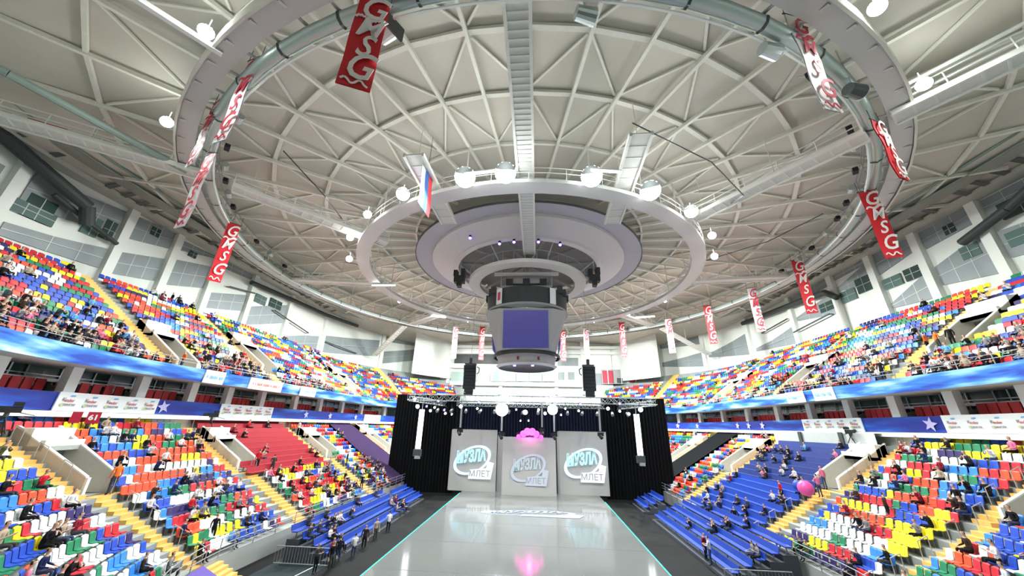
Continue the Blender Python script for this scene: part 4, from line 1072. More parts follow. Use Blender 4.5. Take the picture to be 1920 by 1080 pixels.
struct(MB().box((-4.2, FY + 1.0, 21.5), (49.6, .4, 21), white_wall), 'wall_lounge', 'white end wall of the hall behind the stage', 'wall')
for args, nm, lab in (((800, 665, 940, 682, dark_steel), 'window_lounge', 'long dark window strip on the end wall'), ((1043, 671, 1084, 686, panel_grey), 'window_lounge', 'grey window right of the scoreboard on the end wall'),
                      ((798, 691, 837, 707, panel_grey), 'window_lounge', 'framed grey window low on the end wall'), ((1047, 698, 1058, 712, panel_grey), 'window_lounge', 'first of two small square windows on the end wall'),
                      ((1065, 698, 1077, 712, panel_grey), 'window_lounge', 'second of two small square windows on the end wall'), ((740, 632, 790, 660, panel_grey), 'wall_panel', 'grey panel on the end wall beside the last pilaster'),
                      ((745, 690, 788, 712, panel_grey), 'wall_panel', 'lower grey panel on the end wall beside the last pilaster'), ((1095, 700, 1128, 722, panel_grey), 'wall_panel', 'grey panel beside the small score panel')):
    mb = frect(*args, yy=FY + .75); struct(mb, nm, lab, 'window' if 'window' in nm else 'panel')
for (x0, y0, x1, y1, lab) in ((780, 682, 890, 690, 'white balcony slab on the end wall, upper'), (844, 717, 1092, 724, 'white balcony slab under the glass railing'), (796, 648, 940, 653, 'upper white ledge on the end wall, red-bench half'), (1040, 650, 1200, 655, 'upper white ledge on the end wall, blue-bench half'),
                              (796, 658, 940, 664, 'second white ledge on the end wall, red-bench half'), (1040, 660, 1180, 665, 'second white ledge on the end wall, blue-bench half')):
    struct(frect(x0, y0, x1, y1, white_paint, yy=FY + .2, t=1.4), 'trim_ledge', lab, 'ledge')
root = thing('glass_balustrade', 'pale green glass balustrade of the lounge balcony behind the stage', 'balustrade', (0, 0, 0))
for k in range(8):
    frect(846 + k * 24.4, 697, 846 + (k + 1) * 24.4 - 1, 715, mat('pale_glass', (.42, .56, .51), .15), yy=FY - .5, t=.05).obj('glass_pane', root)
for x in (795, 843, 940, 1042, 1092):
    struct(frect(x - 3, 620, x + 3, 740, white_paint, yy=FY + .3, t=.6), 'column', 'white column of the end wall at the %s' % {795: 'edge beside the red-bench pilasters', 843: 'window corner', 940: 'middle behind the scoreboard', 1042: 'small square windows', 1092: 'blue-bench edge'}[x], 'column')
root = thing('score_panel', 'small red and grey score panel on the end wall above the blue-bench end', 'scoreboard', (0, 0, 0))
for (x0, y0, x1, y1, m_) in ((1128, 693, 1205, 720, mat('score_grey', (.34, .36, .36), .6)), (1130, 695, 1150, 718, mat('score_red', (.40, .04, .07), .6)), (1180, 695, 1203, 718, MATS['score_red'])):
    frect(x0, y0, x1, y1, m_, yy=FY - (.4 if m_ is MATS['score_red'] else .2), t=.2).obj('panel_field', root)
frect(1157, 709, 1174, 718, dark_steel, yy=FY - .4).obj('number_window', root)
for k, x in enumerate((1140, 1165, 1192)): frect(x - .6, 693, x + .6, 720, white_paint, yy=FY - .55, t=.05).obj('frame_bar', root)
for k, (px, py, yy) in enumerate(((757, 607, 60), (1053, 597, 60))):
    pass
for k, (px, py) in enumerate(((918, 619), (1060, 616))):
    c = at_y(px, py, 92); mb = MB().box(c, (2.6 if not k else 1.0, .3, 1.6 if not k else 2.2), lamp_soft)
    tag(mb.obj('wall_light'), 'glaring white light panel on the end wall beside the scoreboard, %s' % ('red-bench half' if not k else 'blue-bench half'), 'lamp')
# ------------------------------------------------------------------ seats


def seen(p):
    q = p - EYE; d = q.dot(CAM_F)
    if d < 1: return None
    x = 960 + q.dot(CAM_R) / d * FPX; y = 540 - q.dot(CAM_U) / d * FPX
    return (x, y, FPX / d) if -15 < x < 1935 and -15 < y < 1095 else None


def seat_back_mesh():
    mb = MB(); cx = [-.22, -.11, 0, .11, .22]; zz = [.40, .60, .80, .86]
    def pt(i, j, t):
        x = cx[i] * (1 if j < 3 else .82); y = .17 + .05 * j * .9 - .22 * (cx[i] ** 2) * 4 * .35 + t; return (x, y, zz[j] - (.03 if j == 3 and i in (0, 4) else 0))
    m = SEATM['white']
    for t, rev in ((0, 0), (.035, 1)):
        for i in range(4):
            for j in range(3):
                q = [pt(i, j, t), pt(i + 1, j, t), pt(i + 1, j + 1, t), pt(i, j + 1, t)]; mb.poly(q if not rev else q[::-1], m)
    for i in range(4): mb.poly([pt(i, 3, 0), pt(i + 1, 3, 0), pt(i + 1, 3, .035), pt(i, 3, .035)], m)
    for j in range(3):
        mb.poly([pt(0, j, .035), pt(0, j, 0), pt(0, j + 1, 0), pt(0, j + 1, .035)], m); mb.poly([pt(4, j, 0), pt(4, j, .035), pt(4, j + 1, .035), pt(4, j + 1, 0)], m)
    return mb


def seat_pan_mesh():
    mb = MB(); m = SEATM['white']; pr = [(.20, .44), (.02, .40), (-.16, .43), (-.24, .41)]
    for t, rev in ((0, 0), (-.035, 1)):
        for a, b in zip(pr, pr[1:]):
            q = [(-.215, a[0], a[1] + t), (-.215, b[0], b[1] + t), (.215, b[0], b[1] + t), (.215, a[0], a[1] + t)]; mb.poly(q if not rev else q[::-1], m)
    for s in (-1, 1):
        for a, b in zip(pr, pr[1:]): mb.poly([(s * .215, a[0], a[1]), (s * .215, b[0], b[1]), (s * .215, b[0], b[1] - .035), (s * .215, a[0], a[1] - .035)], m)
    mb.poly([(-.215, -.24, .41), (-.215, -.24, .375), (.215, -.24, .375), (.215, -.24, .41)], m)
    return mb


def mesh_of(mb, name):
    o = mb.obj(name); me = o.data; bpy.data.objects.remove(o); return me


back_me, pan_me = mesh_of(seat_back_mesh(), 'backrest'), mesh_of(seat_pan_mesh(), 'seat_pan')
brk_me = mesh_of(MB().box((0, .26, .2), (.06, .06, .4), bracket).box((0, .05, .36), (.05, .4, .05), bracket), 'bracket')
for me in (back_me, pan_me):
    for m in list(me.materials): pass

BLK_L = {-1: [('corner block', 6, 18.0, 0, 16), ('second block', 19.5, 30.8, 0, 16), ('third block', 32.2, 44.1, 0, 6), ('fourth block', 45.5, 54.2, 0, 16), ('last block', 62.6, 82, 0, 16)],
         1: [('corner block', 6, 22.2, 0, 16), ('second block', 23.5, 31.8, 0, 16), ('fourth block', 48.6, 57.2, 0, 16), ('last block', 65.9, 82, 0, 16)]}
BLK_U = {-1: [('corner block', 8, 27.2, 0, 17), ('second block', 28.7, 38.8, 0, 17), ('third block', 40.3, 59.4, 0, 17), ('fourth block', 60.9, 75.8, 0, 17), ('fifth block', 77.3, 90, 0, 17)],
         1: [('corner block', 8, 30.7, 0, 17), ('second block', 32.2, 46.2, 0, 17), ('third block', 47.7, 64.4, 0, 17), ('fourth block', 65.9, 79.8, 0, 17), ('fifth block', 81.3, 92, 0, 17)]}
WEI = [('white', 20), ('blue', 17), ('red', 14), ('orange', 13), ('yellow', 14), ('green', 10), ('light blue', 9), ('navy', 5)]
rs = random.Random(11)
seats = []       # (pos, rz, colour, side, tier, block, row, index, v)
for sd in (-1, 1):
    for tier_n, blks, rows, tl, ais in (('lower', BLK_L[sd], LOW, LTUN, LAIS[sd]), ('upper', BLK_U[sd], UPR, UTUN, UAIS[sd])):
        for bn, v0, v1, ra, rb in blks:
            for i in range(ra, rb + 1):
                if i >= len(rows): continue
                h, z = rows[i]; hc = h + .40; n = int((P(hc, sd, v1) - P(hc, sd, v0)).length / .52) if v0 >= 26 and v1 <= 65 else int(sum((P(hc, sd, v0 + (v1 - v0) * (t + 1) / 12) - P(hc, sd, v0 + (v1 - v0) * t / 12)).length for t in range(12)) / .52)
                run = 0; idx = 0
                for k in range(n):
                    v = v0 + (v1 - v0) * (k + .5) / n
                    if run <= 0: cname = rs.choices([c for c, _ in WEI], [w_ for _, w_ in WEI])[0]; run = rs.choice((1, 1, 2, 2, 3, 3, 4))
                    run -= 1
                    if in_tun(tl, sd, v - .25, i) or in_tun(tl, sd, v + .25, i): continue
                    if tier_n == 'upper' and v > 66 and i > 17 - (v - 66) / 3.5: continue
                    if any(stair_v(sd, a, i, tl) - .3 < v < stair_v(sd, a, i, tl) + 1.5 for a in ais): continue
                    n_ = N(sd, v); p = P(hc, sd, v, z)
                    seats.append((p, math.atan2(n_.y, n_.x) - PI / 2, cname, sd, tier_n, bn, i, idx, v)); idx += 1
# who sits where
def density(s):
    p, rz, c, sd, tn, bn, i, idx, v = s
    if tn == 'upper':
        if sd < 0:
            if v < 40: return .55 if i <= 2 else (.30 if i <= 5 else .03)
            if v < 52: return .55 if i <= 1 else (.15 if i < 5 else .02)
            return .03
        if v < 52: return .50 if i <= 1 else (.22 if i <= 5 else .03)
        return .12 if i < 4 else .03
    if sd < 0:
        if bn == 'third block': return .30
        if bn == 'fourth block': return .25 if i < 6 else .05
        return .14 if v < 33 else .06
    return .16 if v < 33 else .07


occ = [s for s in seats if rs.random() < density(s)]
vis = [(seen(s[0] + Vector((0, 0, .5))), s) for s in seats]
vis = sorted([(a, s) for a, s in vis if a], key=lambda t: -t[0][2])
solo = [s for a, s in vis[:300]]; solo_ids = {id(s) for s in solo}
proto = None


def seat_obj(s, kinds={}):
    p, rz, cname, sd, tn, bn, i, idx, v = s
    lab = '%s plastic seat, %s from camera end, %s row up, %s, %s' % (cname, nth(idx), nth(i), bn, SIDES[sd])
    r = bpy.data.objects.new('stadium_seat', None); COL.objects.link(r); r.location = p; r.rotation_euler = (0, 0, rz)
    tag(r, lab, 'seat', 'coloured plastic seats of the stands')
    for nm, me in (('backrest', back_me), ('seat_pan', pan_me), ('bracket', brk_me)):
        o = bpy.data.objects.new(nm, me); COL.objects.link(o); o.parent = r
        if nm != 'bracket': o.material_slots[0].link = 'OBJECT'; o.material_slots[0].material = SEATM[cname]


for s in solo: seat_obj(s)
# the thousands of further seats: one object
def arr(me):
    n = len(me.vertices); co = np.empty(n * 3, 'f'); me.vertices.foreach_get('co', co); return co.reshape(-1, 3), [tuple(p.vertices) for p in me.polygons], [p.material_index for p in me.polygons]


def merge(items, mats, name):
    """items: (verts Nx3, faces, mats idx, rz, pos, remap)"""
    V = []; F = []; Mi = []; b = 0
    for co, fs, mi, rz, pos, remap in items:
        c, s_ = math.cos(rz), math.sin(rz); R = np.array([[c, s_, 0], [-s_, c, 0], [0, 0, 1]], 'f')
        V.append(co @ R + np.array(pos, 'f'))
        F += [tuple(k + b for k in f) for f in fs]; Mi += [remap[m] for m in mi]; b += len(co)
    V = np.concatenate(V); me = bpy.data.meshes.new(name); me.vertices.add(len(V)); me.vertices.foreach_set('co', V.ravel())
    ls = np.array([len(f) for f in F]); st = np.concatenate([[0], np.cumsum(ls)[:-1]])
    me.loops.add(int(ls.sum())); me.loops.foreach_set('vertex_index', np.array([k for f in F for k in f], 'i'))
    me.polygons.add(len(F)); me.polygons.foreach_set('loop_start', st.astype('i')); me.polygons.foreach_set('material_index', np.array(Mi, 'i'))
    for m in mats: me.materials.append(m)
    me.update(calc_edges=True); me.validate()
    o = bpy.data.objects.new(name, me); COL.objects.link(o); return o


cn = list(SEATM); far_b, far_p = arr(back_me), arr(pan_me)
lowb = MB()
lowb.hexa([(-.22, .16, .40), (.22, .16, .40), (.22, .20, .40), (-.22, .20, .40), (-.19, .30, .85), (.19, .30, .85), (.19, .34, .85), (-.19, .34, .85)], bracket)
lowb.hexa([(-.215, -.24, .38), (.215, -.24, .38), (.215, .2, .40), (-.215, .2, .40), (-.215, -.24, .415), (.215, -.24, .415), (.215, .2, .44), (-.215, .2, .44)], bracket)
lb = arr(mesh_of(lowb, 'far_seat'))
items = []
for s in seats:
    if id(s) in solo_ids: continue
    a = seen(s[0] + Vector((0, 0, .5)))
    if not a: continue
    c = {0: cn.index(s[2])}
    if a[2] > 16:
        items.append((*far_b, s[1], s[0], c)); items.append((*far_p, s[1], s[0], c))
    else: items.append((*lb, s[1], s[0], c))
o = merge(items, [SEATM[k] for k in cn], 'distant_stadium_seat')
tag(o, 'thousands of further coloured plastic seats filling both stands', 'seats', None, 'stuff')

# long benches in the lower stand
def bench(side, v0, v1, h, z, m, label, group, zs=0.0):
    root = thing('long_bench', label, 'bench', (0, 0, 0), 0, group)
    sweep([(h + .2, z + .38), (h + .2, z + .44), (h + .62, z + .46), (h + .62, z + .40)], side, v0, v1, m, 1.6, closed=True).obj('seat_board', root)
    sweep([(h + .60, z + .46), (h + .68, z + .86), (h + .72, z + .86), (h + .64, z + .46)], side, v0, v1, m, 1.6, closed=True).obj('backrest', root)
    for v in vrange(v0 + .3, v1 - .3, 3):
        c = P(h + .5, side, v, z + .2); MB().box(c, (.08, .08, .4), bracket).obj('leg', root)


bench_spots = []
for i in range(7, 17):
    h, z = LOW[i]; v0 = 34.6 if i >= 9 and i < 15 else 32.4
    bench(-1, v0, 44.1, h, z, bench_red, 'long dark red bench, %s row from the front of the red block' % nth(i - 7), 'dark red benches')
    bench_spots += [(-1, h, z, v, 'red', i - 7) for v in vrange(v0 + .4, 43.8, .55)]
for i in range(0, 15):
    h, z = LOW[i]; v0 = 34.8 if i < 9 else 36.0
    m = bench_blue if i < 7 else bench_blue_shaded  # upper rows darker: shade painted into the bench colour
    bench(1, v0, 46.9, h, z, m, 'long %s bench, %s row from the front of the blue block' % ('bright blue' if i < 7 else 'shade-darkened blue', nth(i)), 'blue benches in the stand')
    bench_spots += [(1, h, z, v, 'blue', i) for v in vrange(v0 + .4, 46.6, .55)]
# bleachers on the arena floor
for sd, y0, y1, xs, nm in ((-1, 28.0, 43.5, [12.8, 13.7, 14.6, 15.5], 'long floor bleacher'), (1, 28.3, 44.5, [13.2, 14.1, 15.0, 15.9, 16.8], 'long floor bleacher'), (-1, 45.2, 50.5, [13.4, 14.3, 15.2], 'short floor bleacher by the stage'), (1, 48.0, 53.0, [13.2, 14.1, 15.0], 'short floor bleacher by the stage')):
    mb = MB()
    for k, x in enumerate(xs): mb.box((sd * (x + .45), (y0 + y1) / 2, (.2 + .38 * k) / 2), (.9, y1 - y0, .2 + .38 * k), mat('bleacher_deck', (.06, .07, .09), .7))
    tag(mb.obj('bleacher_platform'), 'dark stepped platform of the %s, %s' % (nm, SIDES[sd]), 'platform')
    for k, x in enumerate(xs):
        z = .2 + .38 * k; root = thing('bleacher_bench', 'bright blue bench, %s step up, %s, %s' % (nth(k), nm, SIDES[sd]), 'bench', (sd * (x + .45), (y0 + y1) / 2, z), 0 if sd > 0 else PI, 'blue floor bleacher benches')
        L = y1 - y0
        MB().box((-.02, 0, .42), (.42, L, .06), bench_blue).obj('seat_board', root)
        MB().hexa([(.2, -L / 2, .46), (.24, -L / 2, .46), (.24, L / 2, .46), (.2, L / 2, .46), (.28, -L / 2, .82), (.32, -L / 2, .82), (.32, L / 2, .82), (.28, L / 2, .82)], bench_blue).obj('backrest', root)
        for t in vrange(-L / 2 + .4, L / 2 - .4, 3): MB().box((.05, t, .2), (.06, .06, .4), bracket).obj('leg', root)
        bench_spots += [(sd, x + .02, z, v, 'floor', k) for v in vrange(y0 + .5, y1 - .5, .6)] if 'long' in nm else []
# metal fence along the near end of the long bleacher
for sd in (-1, 1):
    root = thing('crowd_barrier', 'grey metal crowd barrier closing the end of the floor bleacher, ' + SIDES[sd], 'barrier', (sd * 14.6, 27.4, 0))
    for z in (.15, 1.1): MB().tube((-2, 0, z), (2, 0, z), .03, rail_grey, 6).obj('rail', root)
    for k in range(21): MB().tube((-2 + .2 * k, 0, .15), (-2 + .2 * k, 0, 1.1), .012, rail_grey, 4).obj('bar', root)

# ------------------------------------------------------------------ people
skin_m = mat('skin', (.55, .34, .25), .6); shoe_m = mat('shoe', (.02, .02, .02), .5)
JK = {'black': (.012, .012, .014), 'dark grey': (.05, .05, .055), 'dark brown': (.045, .025, .018), 'dark red': (.22, .015, .03), 'white': (.70, .70, .70), 'grey': (.22, .22, .23), 'navy': (.015, .025, .09), 'beige': (.42, .34, .25),
      'pink': (.65, .18, .32), 'red': (.55, .02, .03), 'light blue': (.12, .35, .60), 'olive': (.11, .11, .05), 'orange': (.75, .16, .03)}
JKM = {k: mat('cloth_' + k.replace(' ', '_'), v, .9, spec=.15) for k, v in JK.items()}
HR = {'dark': (.015, .010, .008), 'brown': (.07, .035, .018), 'fair': (.33, .21, .09)}
HRM = {k: mat('hair_' + k, v, .8) for k, v in HR.items()}
TRM = {'black': JKM['black'], 'blue': mat('jeans', (.035, .06, .13), .9), 'grey': JKM['dark grey']}


def person_mesh(pose, name):
    S = {}   # joint: (co, radius, region, parent)
    def J(k, co, r, reg, par): S[k] = (Vector(co), r, reg, par)
    st = pose.startswith('stand'); zp = .93 if st else .50; y = 0 if st else .06; lean = -.10 if pose.endswith('lean') else 0
    J('pel', (0, y, zp), (.15, .12), 't', None); J('wst', (0, y + .02, zp + .17), (.135, .105), 'j', 'pel'); J('cst', (0, y + lean * .6, zp + .38), (.165, .115), 'j', 'wst')
    J('nkb', (0, y + lean, zp + .53), (.075, .07), 'j', 'cst'); J('nek', (0, y + lean - .005, zp + .60), (.055, .055), 's', 'nkb')
    J('jaw', (0, y + lean - .03, zp + .66), (.07, .078), 's', 'nek'); J('hed', (0, y + lean - .015, zp + .74), (.083, .10), 's', 'jaw'); J('top', (0, y + lean + .0, zp + .81), (.062, .078), 'h', 'hed')
    J('nos', (0, y + lean - .115, zp + .70), (.014, .014), 's', 'hed')
    for s in (-1, 1):
        q = str(s)
        J('shl' + q, (s * .18, y + lean * .8, zp + .47), (.06, .06), 'j', 'cst')
        if pose == 'sit':
            a = [(s * .25, y - .02, zp + .22), (s * .17, y - .28, zp + .14), (s * .13, y - .36, zp + .12)]
        elif pose == 'sit_lean':
            a = [(s * .24, y - .16, zp + .24), (s * .12, y - .36, zp + .36), (s * .06, y - .30, zp + .46)]
        elif pose == 'sit_clap':
            a = [(s * .26, y - .05, zp + .24), (s * .12, y - .27, zp + .33), (s * .04, y - .33, zp + .38)]
        elif pose == 'stand':
            a = [(s * .26, y + .02, zp + .20), (s * .27, y - .06, zp - .04), (s * .27, y - .09, zp - .12)]
        else:
            a = [(s * .25, y - .04, zp + .22), (s * .16, y - .26, zp + .25), (s * .10, y - .33, zp + .28)]
        J('elb' + q, a[0], (.045, .045), 'j', 'shl' + q); J('wri' + q, a[1], (.03, .03), 'j', 'elb' + q); J('plm' + q, a[2], (.036, .022), 's', 'wri' + q)
        d = (Vector(a[2]) - Vector(a[1])).normalized(); sidev = Vector((s, 0, 0)).cross(d).normalized() if abs(d.x) < .9 else Vector((0, 0, 1))
        ax = d.cross(Vector((0, 0, 1))).normalized() if abs(d.z) < .9 else Vector((1, 0, 0))
        for k, (off, L) in enumerate(((-.027, .058), (-.009, .07), (.009, .065), (.027, .05))):
            b0 = Vector(a[2]) + ax * off + d * .03; J('f%d' % k + q, b0, (.010, .010), 's', 'plm' + q); J('g%d' % k + q, b0 + d * L + Vector((0, 0, -.02)), (.008, .008), 's', 'f%d' % k + q)
        J('thm' + q, Vector(a[2]) - ax * s * .045 + d * .01, (.010, .010), 's', 'plm' + q)
        if st: l = [(s * .09, y, zp - .07), (s * .10, y - .02, .50), (s * .11, y + .02, .09), (s * .12, y - .13, .045)]
        else: l = [(s * .10, y - .02, zp - .02), (s * .13, y - .42, zp + .02), (s * .13, y - .40, .12), (s * .14, y - .56, .05)]
        J('hip' + q, l[0], (.095, .09), 't', 'pel'); J('kne' + q, l[1], (.062, .062), 't', 'hip' + q); J('ank' + q, l[2], (.045, .045), 't', 'kne' + q); J('toe' + q, l[3], (.045, .035), 'o', 'ank' + q)
    ks = list(S); me = bpy.data.meshes.new(name + '_skeleton'); me.from_pydata([S[k][0] for k in ks], [(ks.index(S[k][3]), i) for i, k in enumerate(ks) if S[k][3]], [])
    o = bpy.data.objects.new(name, me); COL.objects.link(o); md = o.modifiers.new('skin', 'SKIN')
    for i, k in enumerate(ks): me.skin_vertices[0].data[i].radius = S[k][1]; me.skin_vertices[0].data[i].use_root = (k == 'pel')
    md.use_smooth_shade = True
    sb = o.modifiers.new('sub', 'SUBSURF'); sb.levels = 1; sb.render_levels = 1
    dg = bpy.context.evaluated_depsgraph_get(); out = bpy.data.meshes.new_from_object(o.evaluated_get(dg)); out.name = name; bpy.data.objects.remove(o)
    out.materials.clear()
    for m in (JKM['black'], TRM['black'], skin_m, HRM['dark'], shoe_m): out.materials.append(m)
    reg = {'j': 0, 't': 1, 's': 2, 'h': 3, 'o': 4}; segs = [(S[k][0], S[S[k][3]][0] if S[k][3] else S[k][0], reg[S[k][2]]) for k in ks]
    hz = S['hed'][0]
    for p in out.polygons:
        c = p.center; best = min(segs, key=lambda t: ((c - t[0]) - (t[1] - t[0]) * max(0, min(.999, (c - t[0]).dot(t[1] - t[0]) / max(1e-9, (t[1] - t[0]).length_squared)))).length)
        mi = best[2]
        if c.z > zp + .60 and abs(c.x) < .13 and abs(c.y - hz.y) < .17:
            mi = 3 if (c.z > hz.z + .045 or (c.y > hz.y + .02 and c.z > hz.z - .09)) else 2
        p.material_index = mi
    # eyes and mouth
    bm = bmesh.new(); bm.from_mesh(out)
    for x, z_, w_, h_ in ((-.033, .015, .016, .010), (.033, .015, .016, .010), (0, -.055, .028, .007)):
        yy = hz.y - .108
        vs = [bm.verts.new((hz.x + x + a * w_, yy, hz.z + z_ + b * h_)) for a, b in ((-.6, -.6), (.6, -.6), (.6, .6), (-.6, .6))]
        f = bm.faces.new(vs); f.material_index = 3
    bm.to_mesh(out); bm.free(); out.update()
    return out


PM = {k: person_mesh(k, 'person') for k in ('sit', 'sit_lean', 'sit_clap', 'stand', 'stand_hold')}
JW = [('black', 38), ('dark grey', 15), ('dark brown', 10), ('dark red', 7), ('white', 12), ('grey', 9), ('navy', 8), ('beige', 8), ('pink', 3), ('red', 2), ('light blue', 2), ('olive', 4)]
rp = random.Random(5); folk = []
for s in occ:
    p, rz, c, sd, tn, bn, i, idx, v = s
    ps = rp.choices(('sit', 'sit_lean', 'sit_clap'), (6, 3, 2))[0]; j = rp.choices([a for a, _ in JW], [b for _, b in JW])[0]
    folk.append((Vector(p) + N(sd, v) * -.02, rz + rp.uniform(-.25, .25), ps, j, '%s row, %s from camera end, %s %s, %s' % (nth(i), nth(idx), tn, bn, SIDES[sd])))
for b in bench_spots:
    sd, h, z, v, kind, i = b; dens = {'red': .07, 'blue': .11, 'floor': .05}[kind]
    if kind == 'floor' and sd < 0 and v < 33: dens = .30
    if kind == 'floor' and sd < 0 and v > 40: dens = .30
    if rp.random() < dens:
        n_ = N(sd, v) if kind != 'floor' else Vector((sd, 0, 0)); p = P(h + .40, sd, v, z) if kind != 'floor' else Vector((sd * (h + .42), v, z))
        j = rp.choices([a for a, _ in JW], [b_ for _, b_ in JW])[0]
        folk.append((p, math.atan2(n_.y, n_.x) - PI / 2 + rp.uniform(-.3, .3), rp.choice(('sit', 'sit_lean', 'sit_clap')), j, 'on %s %s bench, %s place along, %s' % (nth(i), kind, nth(int((v - 26) / .5)), SIDES[sd])))
stand = [(P(24.4, -1, 20.9), LOW[8][1], 'orange', 'stand', 'steward at the first tunnel mouth, red-bench side'), (P(24.4, -1, 33.8), LOW[8][1], 'red', 'stand', 'steward at the tunnel beside the red benches'), (P(24.0, -1, 35.4), LOW[7][1], 'dark grey', 'stand_hold', 'beside the red-coated steward'),
         (P(19.6, -1, 24.6), LOW[1][1], 'black', 'stand', 'beside the lowest yellow stairs, red-bench side'), (P(24.8, 1, 34.6), LOW[8][1], 'pink', 'stand', 'at the tunnel mouth beside the blue benches'), (P(23.6, 1, 33.6), LOW[7][1], 'pink', 'stand_hold', 'on the stairs beside the blue-bench tunnel'),
         (P(22.6, 1, 37.0), LOW[5][1], 'red', 'stand', 'between blue bench rows'), (P(25.6, 1, 20.4), LOW[9][1], 'black', 'stand', 'in the tunnel at the frame edge, blue-bench side'), (P(23.0, -1, 47.6), LOW[6][1], 'black', 'stand', 'at the third tunnel mouth, red-bench side'),
         (Vector((-12.2, 26.6, 0)), 0, 'black', 'stand', 'in front of the crowd barrier on the floor'), (Vector((-13.1, 26.4, 0)), 0, 'dark grey', 'stand_hold', 'with trousers in the dark before the barrier'), (Vector((-12.4, 27.8, 0)), 0, 'black', 'stand', 'behind the pair at the barrier'), (Vector((-11.9, 29.0, 0)), 0, 'white', 'stand_hold', 'on the floor beside the bleacher end'),
         (Vector((-12.0, 30.8, 0)), 0, 'dark brown', 'stand', 'walking along the first bleacher step'), (Vector((-12.1, 33.0, 0)), 0, 'beige', 'stand', 'standing midway along the red-bench side bleacher'), (Vector((-12.0, 35.4, 0)), 0, 'white', 'stand_hold', 'standing farther along the red-bench side bleacher'),
         (Vector((13.4, 32.0, .2)), .2, 'dark red', 'stand', 'on the first step of the blue-bench side bleacher'), (Vector((13.3, 31.0, .2)), .2, 'white', 'stand_hold', 'beside the one in dark red on the blue-bench side bleacher'), (Vector((18.0, 36.4, 0)), 1.25, 'black', 'stand', 'behind the front rail of the blue benches'), (Vector((18.6, 40.4, 0)), 1.25, 'navy', 'stand', 'at the blue bench front rail towards the stage'),
         (P(29.4, 1, 31.3), UPR[1][1], 'black', 'stand', 'climbing the upper stairs, blue-bench side'), (P(33.0, 1, 30.6), UPR[5][1], 'orange', 'stand', 'orange steward at the upper tunnel, blue-bench side'), (P(32.8, 1, 29.6), UPR[5][1], 'orange', 'stand_hold', 'second orange steward at the upper tunnel'), (P(32.6, 1, 28.4), UPR[5][1], 'black', 'stand', 'beside the orange stewards'),
         (P(30.2, -1, 31.4), UPR[1][1], 'black', 'stand', 'at the upper tunnel wall end, red-bench side'), (P(29.3, -1, 28.2), UPR[0][1], 'orange', 'stand', 'orange steward on the upper yellow stairs, red-bench side'), (P(42.5, -1, 36.4), UPR[17][1], 'black', 'stand', 'behind the top row near the fourth wall bay'), (P(42.5, -1, 37.2), UPR[17][1], 'dark grey', 'stand', 'second figure behind the top row near the fourth wall bay'),
         (P(19.4, -1, 45.0), LOW[1][1], 'black', 'stand', 'near the front rail past the crowded block'), (P(23.4, 1, 27.6), LOW[6][1], 'dark brown', 'stand', 'on the yellow stairs of the blue-bench side corner')]
for c, z, j, ps, lab in stand:
    folk.append((Vector((c.x, c.y, z)), rp.uniform(0, 2 * PI), ps, j, lab))
fv = [(seen(f[0] + Vector((0, 0, .9))), f) for f in folk]; fv = sorted([(a, f) for a, f in fv if a], key=lambda t: -t[0][2])
crowd = []
for n_i, (a, f) in enumerate(fv):
    pos, rz, ps, j, lab = f
    hair = rp.choices(('dark', 'brown', 'fair'), (6, 3, 2))[0]; tr = rp.choices(('black', 'blue', 'grey'), (5, 3, 2))[0]
    if n_i < 300:
        o = bpy.data.objects.new('person', PM[ps]); COL.objects.link(o); o.location = pos; o.rotation_euler = (0, 0, rz); sc_ = rp.uniform(.93, 1.05); o.scale = (sc_, sc_, sc_)
        for k, m in ((0, JKM[j]), (1, TRM[tr]), (3, HRM[hair])): o.material_slots[k].link = 'OBJECT'; o.material_slots[k].material = m
        tag(o, 'person in %s %s, %s' % (j, 'vest' if j == 'orange' else 'coat' if j != 'white' else 'top', lab), 'person', 'spectators and staff in the stands')
    else: crowd.append((pos, rz, ps, j, tr, hair))
cm = list(JKM.values()) + [TRM['blue'], skin_m, shoe_m] + list(HRM.values()); A = {k: arr(v) for k, v in PM.items()}; items = []
for pos, rz, ps, j, tr, hair in crowd:
    items.append((*A[ps], rz, pos, {0: cm.index(JKM[j]), 1: cm.index(TRM[tr]), 2: cm.index(skin_m), 3: cm.index(HRM[hair]), 4: cm.index(shoe_m)}))
if items: tag(merge(items, cm, 'distant_crowd'), 'the further spectators seated far off in both stands', 'crowd', None, 'stuff')

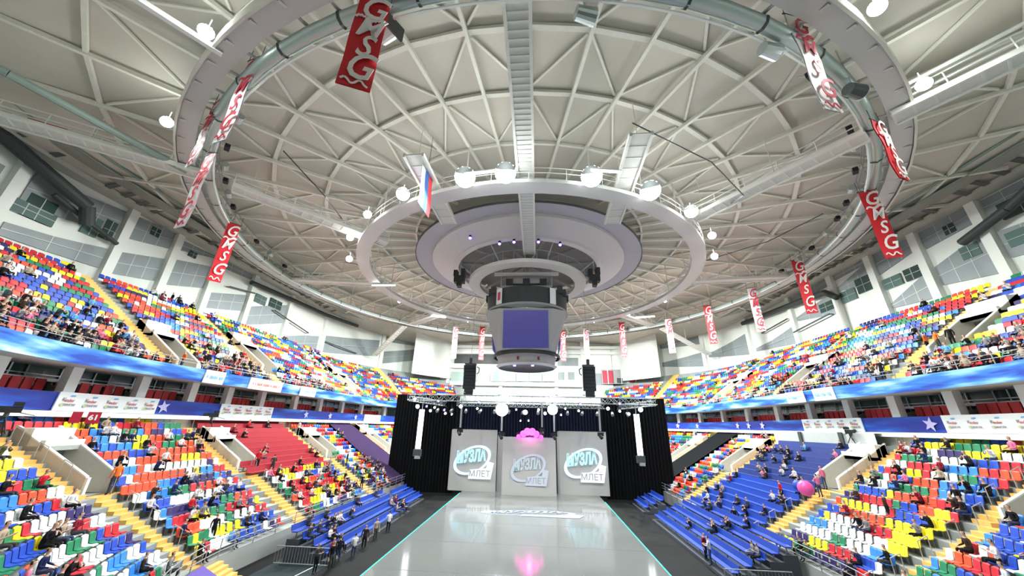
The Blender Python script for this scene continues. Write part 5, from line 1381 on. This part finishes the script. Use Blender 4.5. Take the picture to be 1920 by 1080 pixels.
# ------------------------------------------------------------------ small things in the stands
for c, r, m_, lab in ((P(22.2, 1, 33.0, 5.0), .55, mat('balloon_pink', (.75, .09, .35), .35), 'big round pink balloon held over the stairs beside the blue benches'), (P(22.6, 1, 34.4, 5.0), .42, SEATM['blue'], 'blue balloon beside the pink one')):
    mb = MB().lathe([(r * math.sin(t * PI / 10) + .001, -r * math.cos(t * PI / 10)) for t in range(11)], c, m_, 16); mb.tube(c - Vector((0, 0, r)), c - Vector((0, 0, r + .9)), .01, rail_grey, 4)
    tag(mb.obj('balloon', smooth=True), lab, 'balloon')
for (c, rz, lab) in ((P(29.3, 1, 36.3, 8.0), .5, 'black television camera on a pedestal before the grey wall above the blue benches'), (P(30.0, -1, 33.6, 8.1), -2.2, 'black television camera on a tripod above the red-bench tunnel'), (P(29.6, -1, 19.0, 8.0), -2.0, 'dark television camera at the top of the first stairs, red-bench side')):
    root = thing('television_camera', lab, 'camera', c, rz)
    for k in range(3):
        a = k * 2.1; MB().tube((0, 0, .9), (.45 * math.cos(a), .45 * math.sin(a), 0), .035, black_metal, 6).obj('tripod_leg', root)
    MB().box((0, 0, 1.25), (.9, .28, .35), black_metal).obj('camera_body', root); MB().tube((.45, 0, 1.28), (1.15, 0, 1.33), .13, black_metal, 12, .17).obj('lens', root)
    MB().box((-.25, .05, 1.55), (.35, .3, .22), black_metal).obj('viewfinder', root); MB().tube((0, 0, .85), (0, 0, 1.1), .1, dark_steel, 8).obj('pan_head', root); MB().tube((-.4, 0, 1.1), (-1.0, .1, .95), .02, black_metal, 5).obj('pan_handle', root)
root = thing('section_sign', 'small red sign with a white number on the tunnel edge, red-bench side', 'sign', P(29.4, -1, 23.6, 8.9), 0)
sr = math.atan2(-1, .6)
MB().box((0, 0, 0), (.62, .05, .75), mat('sign_red', (.45, .015, .05), .5), .85).obj('plate', root); t = text_mesh('61', .46, white_print, 'number', root, .005, bold=.02); t.matrix_local = Matrix.Rotation(.85, 4, 'Z') @ Matrix.Translation((0, -.04, 0)) @ RX
MB().tube((0, 0, -.45), (0, 0, -1.4), .03, rail_grey, 6).obj('post', root)
root = thing('section_sign', 'second red sign just behind the numbered one, red-bench side', 'sign', P(29.9, -1, 23.0, 8.9), 0)
MB().box((0, 0, 0), (.5, .05, .7), MATS['sign_red'], .85).obj('plate', root); MB().tube((0, 0, -.45), (0, 0, -1.4), .03, rail_grey, 6).obj('post', root)
# gate stairs and purple cloth at the near corner
root = thing('corner_stairs', 'wooden yellow stairs down to the floor between the near stand blocks, red-bench side', 'stairs', (0, 0, 0))
for k in range(7):
    h = 18.2 - .32 * k; z = 1.25 - .18 * (k + 1); A = [P(h, -1, 20.6), P(h, -1, 23.2), P(h - .32, -1, 23.2), P(h - .32, -1, 20.6)]
    MB().hexa([p + Vector((0, 0, 0)) for p in A] + [p + Vector((0, 0, max(.05, z))) for p in A], stair_yellow).obj('step', root)
mb = MB(); mb.poly([P(18.1, -1, 20.4, 1.3), P(16.0, -1, 20.4, .1), P(16.0, -1, 17.8, .1), P(18.1, -1, 17.8, 1.3)], mat('purple_sheet', (.09, .05, .30), .7)); mb.poly([P(18.12, -1, 20.4, 1.3), P(18.12, -1, 17.8, 1.3), P(16.02, -1, 17.8, .08), P(16.02, -1, 20.4, .08)], MATS['purple_sheet'])
tag(mb.obj('purple_cloth'), 'purple cloth hung beside the corner stairs', 'cloth')
